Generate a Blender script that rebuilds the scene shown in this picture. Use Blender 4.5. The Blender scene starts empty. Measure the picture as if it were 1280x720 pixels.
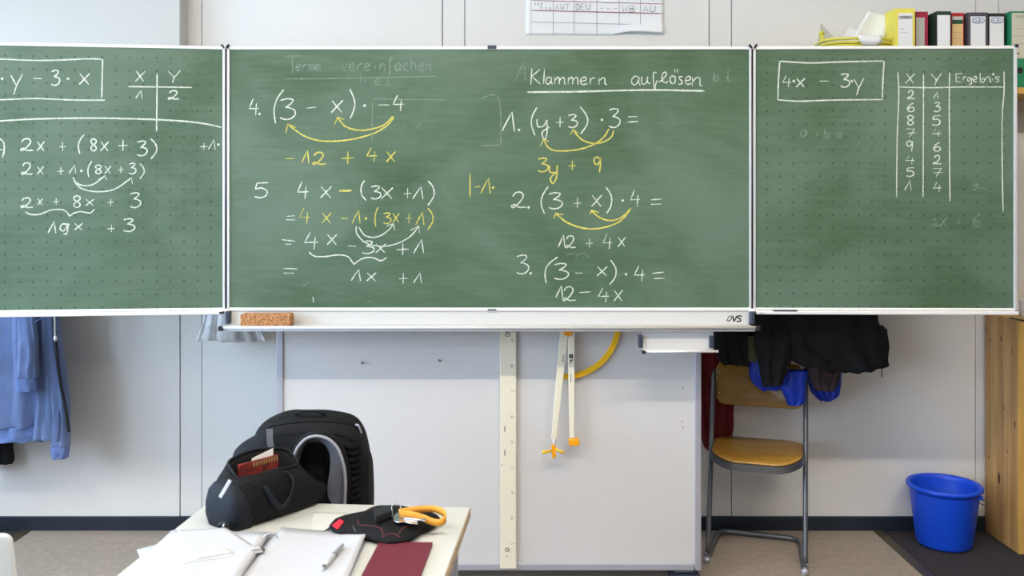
import bpy, bmesh, math, random
from mathutils import Vector, Matrix, noise
random.seed(7)
PI = math.pi
SC = bpy.context.scene
COL = SC.collection
# ------------------------------------------------------------------ camera
FPX = 1130.0            # focal length in pixels of the 1280 px wide frame
EYE = 1.5; HOR = 255.0  # eye height, horizon row
cam_d = bpy.data.cameras.new('camera'); cam = bpy.data.objects.new('camera', cam_d); COL.objects.link(cam)
cam.location = (0, 0, EYE); cam.rotation_euler = (PI/2, 0, 0)
cam_d.sensor_width = 36; cam_d.lens = 36*FPX/1280; cam_d.shift_y = -(360-HOR)/1280
cam_d.dof.use_dof = True; cam_d.dof.focus_distance = 3.5; cam_d.dof.aperture_fstop = 4.5
cam_d.clip_start = 0.05
SC.camera = cam
# ------------------------------------------------------------------ world, lights, exposure
def lin(c): return tuple(((v/255)/12.92 if v/255 <= .04045 else ((v/255+.055)/1.055)**2.4) for v in c)
w = bpy.data.worlds.new('sky'); SC.world = w; w.use_nodes = True
bg = w.node_tree.nodes['Background']; bg.inputs[0].default_value = (.62, .78, 1, 1); bg.inputs[1].default_value = 1.2
SC.view_settings.view_transform = 'Standard'; SC.view_settings.look = 'None'
SC.view_settings.exposure = 0.0; SC.view_settings.gamma = 1; SC.view_settings.use_curve_mapping = False
XL, XR, YB, YF, ZC = -3.4, 3.5, -4.6, 4.154, 3.5
WINS = [(-3.9, -2.3), (-1.9, -.3), (.1, 1.7), (2.1, 3.5)]     # window spans along the left wall
WZ0, WZ1 = .85, 2.45
DAY = 182.0; LAMP = 37.0
def area(name, loc, rot, sx, sy, power, color, parent=None):
    l = bpy.data.lights.new(name, 'AREA'); l.shape = 'RECTANGLE'; l.size = sx; l.size_y = sy
    l.energy = power; l.color = color
    o = bpy.data.objects.new(name, l); COL.objects.link(o); o.location = loc; o.rotation_euler = rot
    if parent: o.parent = parent
    return o
for a, b in WINS:
    area('daylight', (XL-.45, (a+b)/2, (WZ0+WZ1)/2+.1), (0, -PI/2+.5, 0), WZ1-WZ0+.2, b-a, DAY*(b-a)/1.8, (.56, .755, 1.0))
# ------------------------------------------------------------------ materials
def mat(name, col, rough=.6, metal=0, var=0, vscale=8, bump=0, bscale=60, col2=None, stretch=None, spec=.5, trans=0, alpha=None, emit=0, sheen=0):
    m = bpy.data.materials.new(name); m.use_nodes = True; nt = m.node_tree; N = nt.nodes; L = nt.links
    p = N['Principled BSDF']; c = lin(col)
    p.inputs['Base Color'].default_value = (*c, 1); p.inputs['Roughness'].default_value = rough
    p.inputs['Metallic'].default_value = metal; p.inputs['Specular IOR Level'].default_value = spec
    if sheen: p.inputs['Sheen Weight'].default_value = sheen
    if trans: p.inputs['Transmission Weight'].default_value = trans
    if alpha is not None: p.inputs['Alpha'].default_value = alpha
    if emit:
        p.inputs['Emission Color'].default_value = (*c, 1); p.inputs['Emission Strength'].default_value = emit
    if var or bump:
        tc = N.new('ShaderNodeTexCoord'); mp = N.new('ShaderNodeMapping'); L.new(tc.outputs['Object'], mp.inputs[0])
        if stretch: mp.inputs['Scale'].default_value = stretch
    if var:
        n = N.new('ShaderNodeTexNoise'); n.inputs['Scale'].default_value = vscale; n.inputs['Detail'].default_value = 5
        L.new(mp.outputs[0], n.inputs[0])
        r = N.new('ShaderNodeValToRGB'); r.color_ramp.elements[0].position = .3; r.color_ramp.elements[1].position = .7
        c2 = lin(col2) if col2 else tuple(v*(1-var) for v in c)
        r.color_ramp.elements[0].color = (*c, 1); r.color_ramp.elements[1].color = (*c2, 1)
        L.new(n.outputs[0], r.inputs[0]); L.new(r.outputs[0], p.inputs['Base Color'])
    if bump:
        n2 = N.new('ShaderNodeTexNoise'); n2.inputs['Scale'].default_value = bscale; n2.inputs['Detail'].default_value = 4
        L.new(mp.outputs[0], n2.inputs[0]); b = N.new('ShaderNodeBump'); b.inputs['Strength'].default_value = bump
        b.inputs['Distance'].default_value = .01
        L.new(n2.outputs[0], b.inputs['Height']); L.new(b.outputs[0], p.inputs['Normal'])
    return m
M = {}
M['wall'] = mat('wall_laminate', (233, 231, 228), .55, var=.04, vscale=1.5, bump=.04, bscale=200)
M['groove'] = mat('dark_joint', (70, 68, 66), .8)
M['wall_far'] = mat('muted_wall_paint', (122, 114, 106), .8)
M['ceil'] = mat('ceiling_paint', (232, 232, 228), .8)
M['skirt'] = mat('dark_skirting', (28, 38, 52), .55, var=.2)
M['lino'] = mat('beige_floor_covering', (158, 146, 134), .75, var=.2, vscale=35, col2=(143, 131, 121), bump=.1, bscale=300)
M['mat'] = mat('dark_rough_carpet', (66, 60, 66), .95, var=.4, vscale=180, col2=(40, 36, 40), bump=.8, bscale=400)
M['trim'] = mat('brass_edge_strip', (92, 84, 66), .4, metal=.6)
M['alu'] = mat('brushed_aluminium', (222, 222, 226), .38, metal=.35, var=.05, vscale=20)
M['alu_w'] = mat('white_aluminium', (238, 236, 234), .4, metal=.1)
M['tray_w'] = mat('white_tray_aluminium', (204, 203, 201), .45)
M['alu_g'] = mat('grey_aluminium', (176, 178, 190), .42, metal=.4)
M['black_pl'] = mat('black_plastic', (24, 25, 30), .45)
M['navy_pl'] = mat('dark_blue_end_cap', (52, 58, 74), .45)
M['panelw'] = mat('white_enamel', (206, 205, 206), .42, var=.03, vscale=2)
M['screenw'] = mat('white_board_face', (199, 199, 195), .6)
M['pine'] = mat('pine', (206, 166, 108), .5, var=.3, vscale=6, col2=(182, 138, 82), stretch=(6, 6, .5))
M['pine2'] = mat('pine_dark_stave', (190, 148, 94), .5, var=.3, vscale=6, col2=(168, 122, 72), stretch=(7, 7, .4))
M['pine3'] = mat('pine_front_edge', (216, 168, 88), .5, var=.2, vscale=6, stretch=(6, 6, .5))
M['knot'] = mat('pine_knot', (84, 48, 26), .6)
M['beech'] = mat('beech_edge', (196, 172, 140), .5, var=.2, vscale=10, stretch=(1, 1, 12))
M['table'] = mat('table_laminate', (196, 197, 193), .42, var=.03, vscale=3)
M['plyseat'] = mat('varnished_plywood', (172, 130, 54), .3, var=.3, vscale=3, col2=(142, 102, 38), stretch=(1, 9, 9))
M['steel'] = mat('grey_steel_tube', (112, 114, 120), .35, metal=.7)
M['chrome'] = mat('bright_metal', (220, 220, 225), .2, metal=.95)
M['blue'] = mat('blue_bucket_plastic', (22, 76, 214), .38, spec=.4)
M['yel'] = mat('yellow_plastic', (238, 186, 8), .4)
M['yel_pale'] = mat('pale_yellow_plastic', (222, 212, 84), .4)
M['orange'] = mat('orange_plastic', (240, 160, 10), .4)
M['cream'] = mat('cream_plastic', (230, 224, 202), .45, var=.04)
M['hoodie'] = mat('blue_jersey', (98, 118, 162), .9, var=.15, vscale=12, bump=.25, bscale=350, sheen=.3)
M['rib'] = mat('blue_ribbed_cuff', (98, 120, 172), .9, bump=.4, bscale=250)
M['bcloth'] = mat('black_cloth', (14, 14, 17), .85, var=.4, vscale=10, bump=.2, bscale=200)
M['dcloth'] = mat('dark_quilt_cloth', (18, 20, 28), .75, var=.3, vscale=8, bump=.3, bscale=150)
M['brcloth'] = mat('dark_brown_cloth', (44, 30, 36), .9, bump=.3, bscale=300)
M['royal'] = mat('royal_blue_nylon', (10, 58, 190), .5, bump=.2, bscale=60)
M['red'] = mat('dark_red_cloth', (104, 14, 20), .85, bump=.2, bscale=200)
M['olive'] = mat('olive_webbing', (92, 88, 62), .9)
M['sponge'] = mat('tan_sponge', (214, 158, 112), .95, var=.5, vscale=120, col2=(150, 98, 50), bump=1, bscale=140)
M['paper'] = mat('white_paper', (180, 181, 187), .8)
M['paper_b'] = mat('bright_white_paper', (242, 242, 243), .8)
M['paper2'] = mat('off_white_paper', (198, 198, 194), .8)
M['bag'] = mat('black_nylon', (12, 13, 17), .75, spec=.25, var=.25, vscale=6, bump=.25, bscale=300)
M['bag2'] = mat('blue_black_nylon', (20, 26, 36), .7, spec=.3, var=.25, vscale=6, bump=.25, bscale=300)
M['pad'] = mat('black_padding', (9, 9, 11), .9, spec=.2, bump=.6, bscale=90)
M['mesh'] = mat('grey_mesh_fabric', (98, 98, 106), .9, bump=.4, bscale=500)
M['pipe'] = mat('light_grey_piping', (146, 146, 152), .7)
M['redtag'] = mat('red_rubber', (220, 30, 52), .5)
M['darkred'] = mat('dark_red_thread', (92, 34, 44), .8)
M['maroon'] = mat('maroon_cover', (98, 26, 44), .65, var=.08, vscale=90, bump=.1, bscale=400)
M['leather'] = mat('orange_leather', (226, 156, 44), .5, var=.12, vscale=30)
M['ivory'] = mat('white_plastic', (228, 230, 228), .4)
M['pengrey'] = mat('silver_pen', (176, 176, 180), .35, metal=.1)
M['print_k'] = mat('black_print', (22, 22, 24), .7)
M['print_g'] = mat('grey_print', (120, 118, 124), .7)
M['print_r'] = mat('red_brown_print', (150, 70, 84), .7)
M['print_b'] = mat('blue_print', (70, 84, 150), .7)
M['print_gr'] = mat('green_print', (30, 78, 48), .7)
M['lampw'] = mat('lamp_tube', (255, 244, 226), .5, emit=6)
def glass_mat():
    m = bpy.data.materials.new('window_glass'); m.use_nodes = True; nt = m.node_tree; nt.nodes.clear()
    o = nt.nodes.new('ShaderNodeOutputMaterial'); mx = nt.nodes.new('ShaderNodeMixShader'); mx.inputs[0].default_value = .06
    t = nt.nodes.new('ShaderNodeBsdfTransparent'); g = nt.nodes.new('ShaderNodeBsdfGlossy'); g.inputs['Roughness'].default_value = .05
    nt.links.new(t.outputs[0], mx.inputs[1]); nt.links.new(g.outputs[0], mx.inputs[2]); nt.links.new(mx.outputs[0], o.inputs[0])
    return m
M['glass'] = glass_mat()
def chalk_mat(name, col, lo, hi):
    m = bpy.data.materials.new(name); m.use_nodes = True; nt = m.node_tree; N = nt.nodes; L = nt.links
    p = N['Principled BSDF']; p.inputs['Base Color'].default_value = (*lin(col), 1); p.inputs['Roughness'].default_value = .95
    p.inputs['Specular IOR Level'].default_value = .1
    tc = N.new('ShaderNodeTexCoord'); n = N.new('ShaderNodeTexNoise'); n.inputs['Scale'].default_value = 260; n.inputs['Detail'].default_value = 3
    L.new(tc.outputs['Object'], n.inputs[0]); mr = N.new('ShaderNodeMapRange')
    mr.inputs['From Min'].default_value = .35; mr.inputs['From Max'].default_value = .62
    mr.inputs['To Min'].default_value = lo; mr.inputs['To Max'].default_value = hi
    L.new(n.outputs[0], mr.inputs[0]); L.new(mr.outputs[0], p.inputs['Alpha']); return m
M['chalk'] = chalk_mat('white_chalk', (224, 232, 222), .5, .97)
M['chalky'] = chalk_mat('yellow_chalk', (222, 212, 108), .5, .98)
M['ghost'] = chalk_mat('wiped_chalk', (170, 190, 172), .12, .5)
def board_mat(name, dots):
    """green enamel with wiped chalk dust; dots: printed 5 cm dot grid of the wings"""
    m = bpy.data.materials.new(name); m.use_nodes = True; nt = m.node_tree; N = nt.nodes; L = nt.links
    p = N['Principled BSDF']; p.inputs['Roughness'].default_value = .5; p.inputs['Specular IOR Level'].default_value = .3
    tc = N.new('ShaderNodeTexCoord'); mp = N.new('ShaderNodeMapping'); L.new(tc.outputs['Object'], mp.inputs[0])
    mp.inputs['Scale'].default_value = (1.0, 1, 1.5); mp.inputs['Rotation'].default_value = (0, .5, 0)
    n = N.new('ShaderNodeTexNoise'); n.inputs['Scale'].default_value = 1.7; n.inputs['Detail'].default_value = 7; n.inputs['Roughness'].default_value = .55
    n.inputs['Distortion'].default_value = .6
    L.new(mp.outputs[0], n.inputs[0])
    r = N.new('ShaderNodeValToRGB'); e = r.color_ramp.elements
    e[0].position = .3; e[0].color = (*lin((62, 86, 61)), 1); e[1].position = .66; e[1].color = (*lin((93, 114, 98)), 1)
    x = e.new(.48); x.color = (*lin((78, 101, 81)), 1)
    L.new(n.outputs[0], r.inputs[0])
    # fine wipe streaks
    mp2 = N.new('ShaderNodeMapping'); L.new(tc.outputs['Object'], mp2.inputs[0]); mp2.inputs['Scale'].default_value = (2.2, 1, 26); mp2.inputs['Rotation'].default_value = (0, .12, 0)
    n2 = N.new('ShaderNodeTexNoise'); n2.inputs['Scale'].default_value = 2.5; n2.inputs['Detail'].default_value = 6
    L.new(mp2.outputs[0], n2.inputs[0])
    mix = N.new('ShaderNodeMix'); mix.data_type = 'RGBA'; mix.blend_type = 'MIX'
    mr = N.new('ShaderNodeMapRange'); mr.inputs['From Min'].default_value = .45; mr.inputs['From Max'].default_value = .8
    mr.inputs['To Max'].default_value = .16; L.new(n2.outputs[0], mr.inputs[0]); L.new(mr.outputs[0], mix.inputs[0])
    L.new(r.outputs[0], mix.inputs[6]); mix.inputs[7].default_value = (*lin((120, 143, 128)), 1)
    last = mix.outputs[2]
    if dots:
        sp = N.new('ShaderNodeSeparateXYZ'); L.new(tc.outputs['UV'], sp.inputs[0])
        def mth(op, a, b=None):
            q = N.new('ShaderNodeMath'); q.operation = op
            for i, v in enumerate((a, b)):
                if v is None: continue
                if isinstance(v, (int, float)): q.inputs[i].default_value = v
                else: L.new(v, q.inputs[i])
            return q.outputs[0]
        dx = mth('SUBTRACT', mth('FRACT', mth('MULTIPLY', sp.outputs[0], 20)), .5)
        dy = mth('SUBTRACT', mth('FRACT', mth('MULTIPLY', sp.outputs[1], 20)), .5)
        d = mth('SQRT', mth('ADD', mth('MULTIPLY', dx, dx), mth('MULTIPLY', dy, dy)))
        f = mth('MULTIPLY', mth('LESS_THAN', d, .085), .55)
        m2 = N.new('ShaderNodeMix'); m2.data_type = 'RGBA'; L.new(f, m2.inputs[0]); L.new(last, m2.inputs[6])
        m2.inputs[7].default_value = (*lin((34, 50, 38)), 1); last = m2.outputs[2]
    L.new(last, p.inputs['Base Color']); return m
M['board'] = board_mat('green_board_enamel', False); M['boardd'] = board_mat('green_dotted_board_enamel', True)
# ------------------------------------------------------------------ helpers
def W(px, py, d): return Vector(((px-640)/FPX*d, d, EYE-(py-HOR)/FPX*d))          # pixel at distance d
def G(px, py, z=0.0):                                                              # pixel on a level plane z
    s = (py-HOR)/(EYE-z); return Vector(((px-640)/s, FPX/s, z))
def smooth(pts, n=6, closed=False):
    P = [Vector(p) for p in pts]
    if len(P) < 3: return P
    out = []; m = len(P); rng = range(m if closed else m-1)
    for i in rng:
        if closed: a, b, c, d = P[i-1], P[i], P[(i+1) % m], P[(i+2) % m]
        else: a, b, c, d = P[max(i-1, 0)], P[i], P[i+1], P[min(i+2, m-1)]
        for k in range(n):
            t = k/n
            out.append(.5*((2*b)+(c-a)*t+(2*a-5*b+4*c-d)*t*t+(3*b-3*c+d-a)*t**3))
    if not closed: out.append(P[-1])
    return out
OFF = {}
class MB:
    def __init__(s): s.v = []; s.f = []; s.uv = None
    def add(s, vs, fs):
        o = len(s.v); s.v += [Vector(v) for v in vs]; s.f += [tuple(i+o for i in f) for f in fs]; return s
    def box(s, a, b, R=None):
        x0, y0, z0 = a; x1, y1, z1 = b
        vs = [Vector(p) for p in ((x0,y0,z0),(x1,y0,z0),(x1,y1,z0),(x0,y1,z0),(x0,y0,z1),(x1,y0,z1),(x1,y1,z1),(x0,y1,z1))]
        if R: vs = [R @ v for v in vs]
        return s.add(vs, [(0,3,2,1),(4,5,6,7),(0,1,5,4),(1,2,6,5),(2,3,7,6),(3,0,4,7)])
    def ring_loft(s, rings, cap0=True, cap1=True, closed_ring=True):
        n = len(rings[0]); vs = [p for r in rings for p in r]; fs = []
        for i in range(len(rings)-1):
            for j in range(n if closed_ring else n-1):
                k = (j+1) % n
                fs.append((i*n+j, i*n+k, (i+1)*n+k, (i+1)*n+j))
        if cap0: fs.append(tuple(reversed(range(n))))
        if cap1: fs.append(tuple((len(rings)-1)*n+j for j in range(n)))
        return s.add(vs, fs)
    def tube(s, path, r, seg=10, flat=1.0, closed=False):
        P = [Vector(p) for p in path]; rings = []; prev = None; m = len(P)
        for i, p in enumerate(P):
            t = (P[(i+1) % m]-P[i-1]) if closed else (P[min(i+1, m-1)]-P[max(i-1, 0)])
            t.normalize()
            if prev is None:
                u = t.orthogonal().normalized()
                if abs(t.z) < .95: u = t.cross(Vector((0,0,1))).normalized()
            else: u = (prev-t*prev.dot(t)).normalized()
            prev = u; v = t.cross(u); rr = r[i] if isinstance(r, (list, tuple)) else r
            rings.append([p+u*rr*math.cos(2*PI*k/seg)+v*rr*flat*math.sin(2*PI*k/seg) for k in range(seg)])
        if closed: rings.append(rings[0]); return s.ring_loft(rings, False, False)
        return s.ring_loft(rings)
    def band(s, path, width, thick, side):
        """flat strap: side = unit vector (or list) across the strap"""
        P = [Vector(p) for p in path]; rings = []; m = len(P)
        for i, p in enumerate(P):
            t = (P[min(i+1, m-1)]-P[max(i-1, 0)]).normalized(); u = Vector(side[i] if isinstance(side, list) else side)
            u = (u-t*u.dot(t)).normalized(); n = t.cross(u); wd = width[i] if isinstance(width, (list, tuple)) else width
            rings.append([p+u*wd/2+n*thick/2, p-u*wd/2+n*thick/2, p-u*wd/2-n*thick/2, p+u*wd/2-n*thick/2])
        return s.ring_loft(rings)
    def prism(s, outline, vec):
        n = len(outline); a = [Vector(p) for p in outline]; b = [p+Vector(vec) for p in a]
        return s.ring_loft([a, b])
    def lathe(s, prof, c=(0,0,0), seg=32, cap0=True, cap1=False, T=None):
        rings = [[Vector((c[0]+r*math.cos(2*PI*k/seg), c[1]+r*math.sin(2*PI*k/seg), c[2]+z)) for k in range(seg)] for r, z in prof]
        if T: rings = [[T @ p for p in r] for r in rings]
        return s.ring_loft(rings, cap0, cap1)
    def grid(s, fn, nu, nv, thick=None, nrm=(0,0,1)):
        vs = [Vector(fn(i/nu, j/nv)) for j in range(nv+1) for i in range(nu+1)]; w_ = nu+1
        fs = [(j*w_+i, j*w_+i+1, (j+1)*w_+i+1, (j+1)*w_+i) for j in range(nv) for i in range(nu)]
        if thick:
            n = len(vs); vs2 = [v-Vector(nrm)*thick for v in vs]
            fs2 = [tuple(reversed([k+n for k in f])) for f in fs]
            rim = [i for i in range(nu+1)]+[j*w_+nu for j in range(1, nv+1)]+[nv*w_+i for i in range(nu-1, -1, -1)]+[j*w_ for j in range(nv-1, 0, -1)]
            side = [(rim[k-1], rim[k-1]+n, rim[k]+n, rim[k]) for k in range(len(rim))]
            return s.add(vs+vs2, fs+fs2+side)
        return s.add(vs, fs)
    def build(s, name, material, parent=None, off=None, sm=False, bevel=0, subd=0, kind=None, label=None, cat=None, group=None, uvfn=None, auto=None):
        o3 = Vector(off) if off is not None else Vector(OFF.get(parent.name, (0,0,0))) if parent else Vector((0,0,0))
        me = bpy.data.meshes.new(name); me.from_pydata([tuple(v-o3) for v in s.v], [], s.f); me.validate()
        bm = bmesh.new(); bm.from_mesh(me); bmesh.ops.recalc_face_normals(bm, faces=bm.faces); bm.to_mesh(me); bm.free()
        if uvfn:
            uv = me.uv_layers.new(name='grid_coordinates')
            for lp in me.loops: uv.data[lp.index].uv = uvfn(me.vertices[lp.vertex_index].co+o3)
        me.materials.append(M[material] if isinstance(material, str) else material)
        o = bpy.data.objects.new(name, me); COL.objects.link(o)
        if parent: o.parent = parent; OFF[o.name] = tuple(o3)
        elif off is not None: o.location = o3; OFF[o.name] = tuple(o3)
        if sm:
            for p in me.polygons: p.use_smooth = True
        if auto:
            for p in me.polygons: p.use_smooth = True
            me.set_sharp_from_angle(angle=auto)
        if bevel:
            b = o.modifiers.new('bevel', 'BEVEL'); b.width = bevel; b.segments = 2; b.limit_method = 'ANGLE'
        if subd:
            b = o.modifiers.new('subdivision', 'SUBSURF'); b.levels = subd; b.render_levels = subd
        tag(o, label, cat, group, kind); return o
def tag(o, label=None, cat=None, group=None, kind=None):
    if label: o['label'] = label
    if cat: o['category'] = cat
    if group: o['group'] = group
    if kind: o['kind'] = kind
    return o
def thing(name, label, cat, loc=(0,0,0), rz=0, group=None, local=False):
    o = bpy.data.objects.new(name, None); COL.objects.link(o); o.location = loc; o.rotation_euler = (0, 0, rz)
    o.empty_display_size = .1
    OFF[o.name] = (0,0,0) if local else tuple(loc)
    return tag(o, label, cat, group)
def copy_tree(o, parent=None):
    c = o.copy(); COL.objects.link(c); c.parent = parent
    for ch in [x for x in bpy.data.objects if x.parent == o]: copy_tree(ch, c)
    return c
S3 = 'structure'
# ------------------------------------------------------------------ handwriting font (unit box, y down)
def arc(cx, cy, rx, ry, a0, a1, n=8):
    return [(cx+rx*math.cos(math.radians(a0+(a1-a0)*k/n)), cy+ry*math.sin(math.radians(a0+(a1-a0)*k/n))) for k in range(n+1)]
F = {
 '0': [arc(.5,.5,.5,.5,-60,300,12)],
 '1': [['L',(0,.98),(.12,.8),(.8,0),(1,1)]],
 '2': [[(.08,.28),(.25,.05),(.6,0),(.78,.2),(.65,.5),(.3,.85),(.05,.97),(0,.85),(.2,.78),(.5,.95),(1,.93)]],
 '3': [[(.1,.08),(.5,0),(.85,.05),(.75,.22),(.42,.42),(.55,.42),(.95,.55),(.98,.78),(.7,.97),(.35,1),(.08,.92)]],
 '4': [['L',(.42,0),(.02,.6),(1,.58)], ['L',(.78,.28),(.68,1)]],
 '5': [['L',(1,.02),(.2,.05)], [(.2,.05),(.1,.42),(.5,.36),(.92,.55),(.85,.85),(.45,1),(0,.92)]],
 '6': [[(.85,0),(.35,.25),(.05,.65),(.25,.97),(.7,.98),(.95,.75),(.75,.52),(.35,.55),(.1,.75)]],
 '7': [['L',(0,.05),(.85,.02),(.35,1)], [(.1,.55),(1,.5)]],
 '8': [[(.85,.12),(.45,0),(.08,.15),(.2,.38),(.75,.6),(.9,.82),(.5,1),(.08,.85),(.25,.58),(.8,.35),(.9,.15),(.7,.03)]],
 '9': [[(.85,.15),(.5,0),(.08,.12),(.1,.4),(.5,.48),(.9,.2),(.92,.05),(.9,.5),(.75,1)]],
 'x': [[(.05,.02),(.92,1)], [(1,0),(.5,.5),(0,1)]],
 'X': [[(.1,0),(.85,1)], [(1,.02),(0,1)]],
 'y': [['L',(0,.05),(.45,.55)], ['L',(1,0),(.5,.55),(.25,1)]],
 'Y': [['L',(0,.05),(.48,.55)], ['L',(1,0),(.5,.6),(.35,1)]],
 '+': [[(0,.55),(1,.5)], [(.52,0),(.5,1)]],
 '-': [[(0,.5),(1,.5)]],
 '(': [[(1,0),(.35,.25),(.02,.6),(.25,1)]],
 ')': [[(.1,0),(.8,.25),(.95,.6),(.1,1)]],
 'a': [[(.85,.15),(.4,0),(.02,.4),(.1,.85),(.45,.95),(.8,.4),(.85,.1),(.8,.7),(1,1)]],
 'm': [[(.02,.05),(.0,1)], [(.02,.5),(.25,.05),(.42,.2),(.42,1)], [(.44,.5),(.7,.05),(.88,.2),(.9,.85),(1,.98)]],
 'n': [[(.02,.05),(.0,1)], [(.02,.5),(.45,.05),(.75,.2),(.75,.85),(1,1)]],
 'e': [[(.1,.55),(.7,.45),(.85,.15),(.5,0),(.1,.3),(.08,.75),(.4,1),(1,.85)]],
 'r': [[(.05,.05),(.1,1)], [(.1,.55),(.45,.1),(1,.1)]],
 'u': [[(.05,.05),(.0,.7),(.25,1),(.6,.7),(.7,.05),(.7,.7),(1,.95)]],
 'l': [[(0,.95),(.5,.6),(.85,.15),(.6,0),(.35,.3),(.4,.85),(.8,1),(1,.85)]],
 'o': [arc(.5,.5,.45,.5,-60,300,10)+[(1,.1)]],
 's': [[(.9,.08),(.4,.05),(.35,.3),(.8,.6),(.75,.92),(.2,1)]],
 'f': [[(.9,.1),(.6,0),(.4,.3),(.35,1)], [(0,.5),(.9,.45)]],
 'c': [arc(.55,.5,.45,.5,-50,-310,8)],
 'h': [[(.1,0),(.05,1)], [(.08,.6),(.5,.4),(.85,.6),(.85,1)]],
 'i': [[(.5,.3),(.5,1)], [(.48,.02),(.52,.06)]],
 'v': [['L',(0,0),(.5,1),(1,0)]],
 'T': [[(0,.02),(1,0)], [(.48,0),(.5,1)]],
 'A': [['L',(0,1),(.5,0),(1,1)], [(.2,.65),(.8,.65)]],
 'W': [['L',(0,0),(.25,1),(.5,.3),(.75,1),(1,0)]],
 'D': [[(.02,0),(.02,1)], [(.02,0),(.6,.08),(1,.5),(.6,.92),(.02,1)]],
 'E': [['L',(1,0),(0,0),(0,1),(1,1)], [(0,.5),(.8,.48)]],
 'U': [[(0,0),(.02,.7),(.5,1),(.95,.7),(1,0)]],
 'B': [[(.02,0),(.02,1)], [(.02,0),(.8,.05),(.8,.4),(.05,.48),(.9,.6),(.9,.95),(.02,1)]],
 'V': [['L',(0,0),(.4,1),(1,0)]],
 'S': [[(1,.1),(.5,0),(.1,.2),(.5,.5),(.9,.75),(.5,1),(0,.9)]],
 'L': [['L',(0,0),(0,1),(1,1)]],
 'b': [[(.1,0),(.05,.95),(.5,1),(.9,.75),(.5,.5),(.1,.7)]],
 'd': [[(.85,.55),(.4,.5),(.05,.75),(.4,1),(.8,.85),(.9,0),(.9,1)]],
 't': [[(.5,0),(.45,.9),(.9,1)], [(.1,.35),(.9,.3)]],
 'g': [[(.85,.1),(.3,.05),(.1,.4),(.5,.55),(.85,.2),(.85,.8),(.4,1),(.05,.9)]],
}
def glyph(ch, x0, y0, x1, y1):
    out = []
    for st in F[ch]:
        sharp = st[0] == 'L'; pts = [(x0+(x1-x0)*p[0], y0+(y1-y0)*p[1], 0) for p in (st[1:] if sharp else st)]
        out.append([Vector(p) for p in pts] if sharp else smooth(pts, 5))
    return out
def ribbon(mb, pts, proj, n, width, jit=.12, lift=.0009, thick=0):
    """pts in picture or sheet units -> proj() puts them on the surface; flat strip of chalk or ink"""
    P = []
    for i in range(len(pts)-1):
        a, b = proj(pts[i]), proj(pts[i+1]); k = max(1, int((b-a).length/.02))
        P += [a.lerp(b, q/k) for q in range(k)]
    P.append(proj(pts[-1]))
    if len(P) < 2: return
    # extend the ends by half a width: round-looking chalk ends
    vs = []; m = len(P); n = Vector(n).normalized()
    for i, p in enumerate(P):
        t = P[min(i+1, m-1)]-P[max(i-1, 0)]
        if t.length < 1e-7: t = Vector((1,0,0))
        t.normalize(); u = t.cross(n).normalized(); wd = width*(1+random.uniform(-jit, jit))/2
        if i in (0, m-1): wd *= .6
        q = p+n*lift
        vs += [q+u*wd, q-u*wd]
    mb.add(vs, [(2*i, 2*i+1, 2*i+3, 2*i+2) for i in range(m-1)])
def dot(mb, p, proj, n, r, lift=.001):
    n = Vector(n).normalized(); c = proj(Vector((p[0], p[1], 0)))+n*lift; u = n.cross(Vector((0,0,1))).normalized(); v = n.cross(u)
    mb.add([c+u*r*math.cos(k*PI/4)+v*r*math.sin(k*PI/4) for k in range(8)], [tuple(range(8))])
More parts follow.
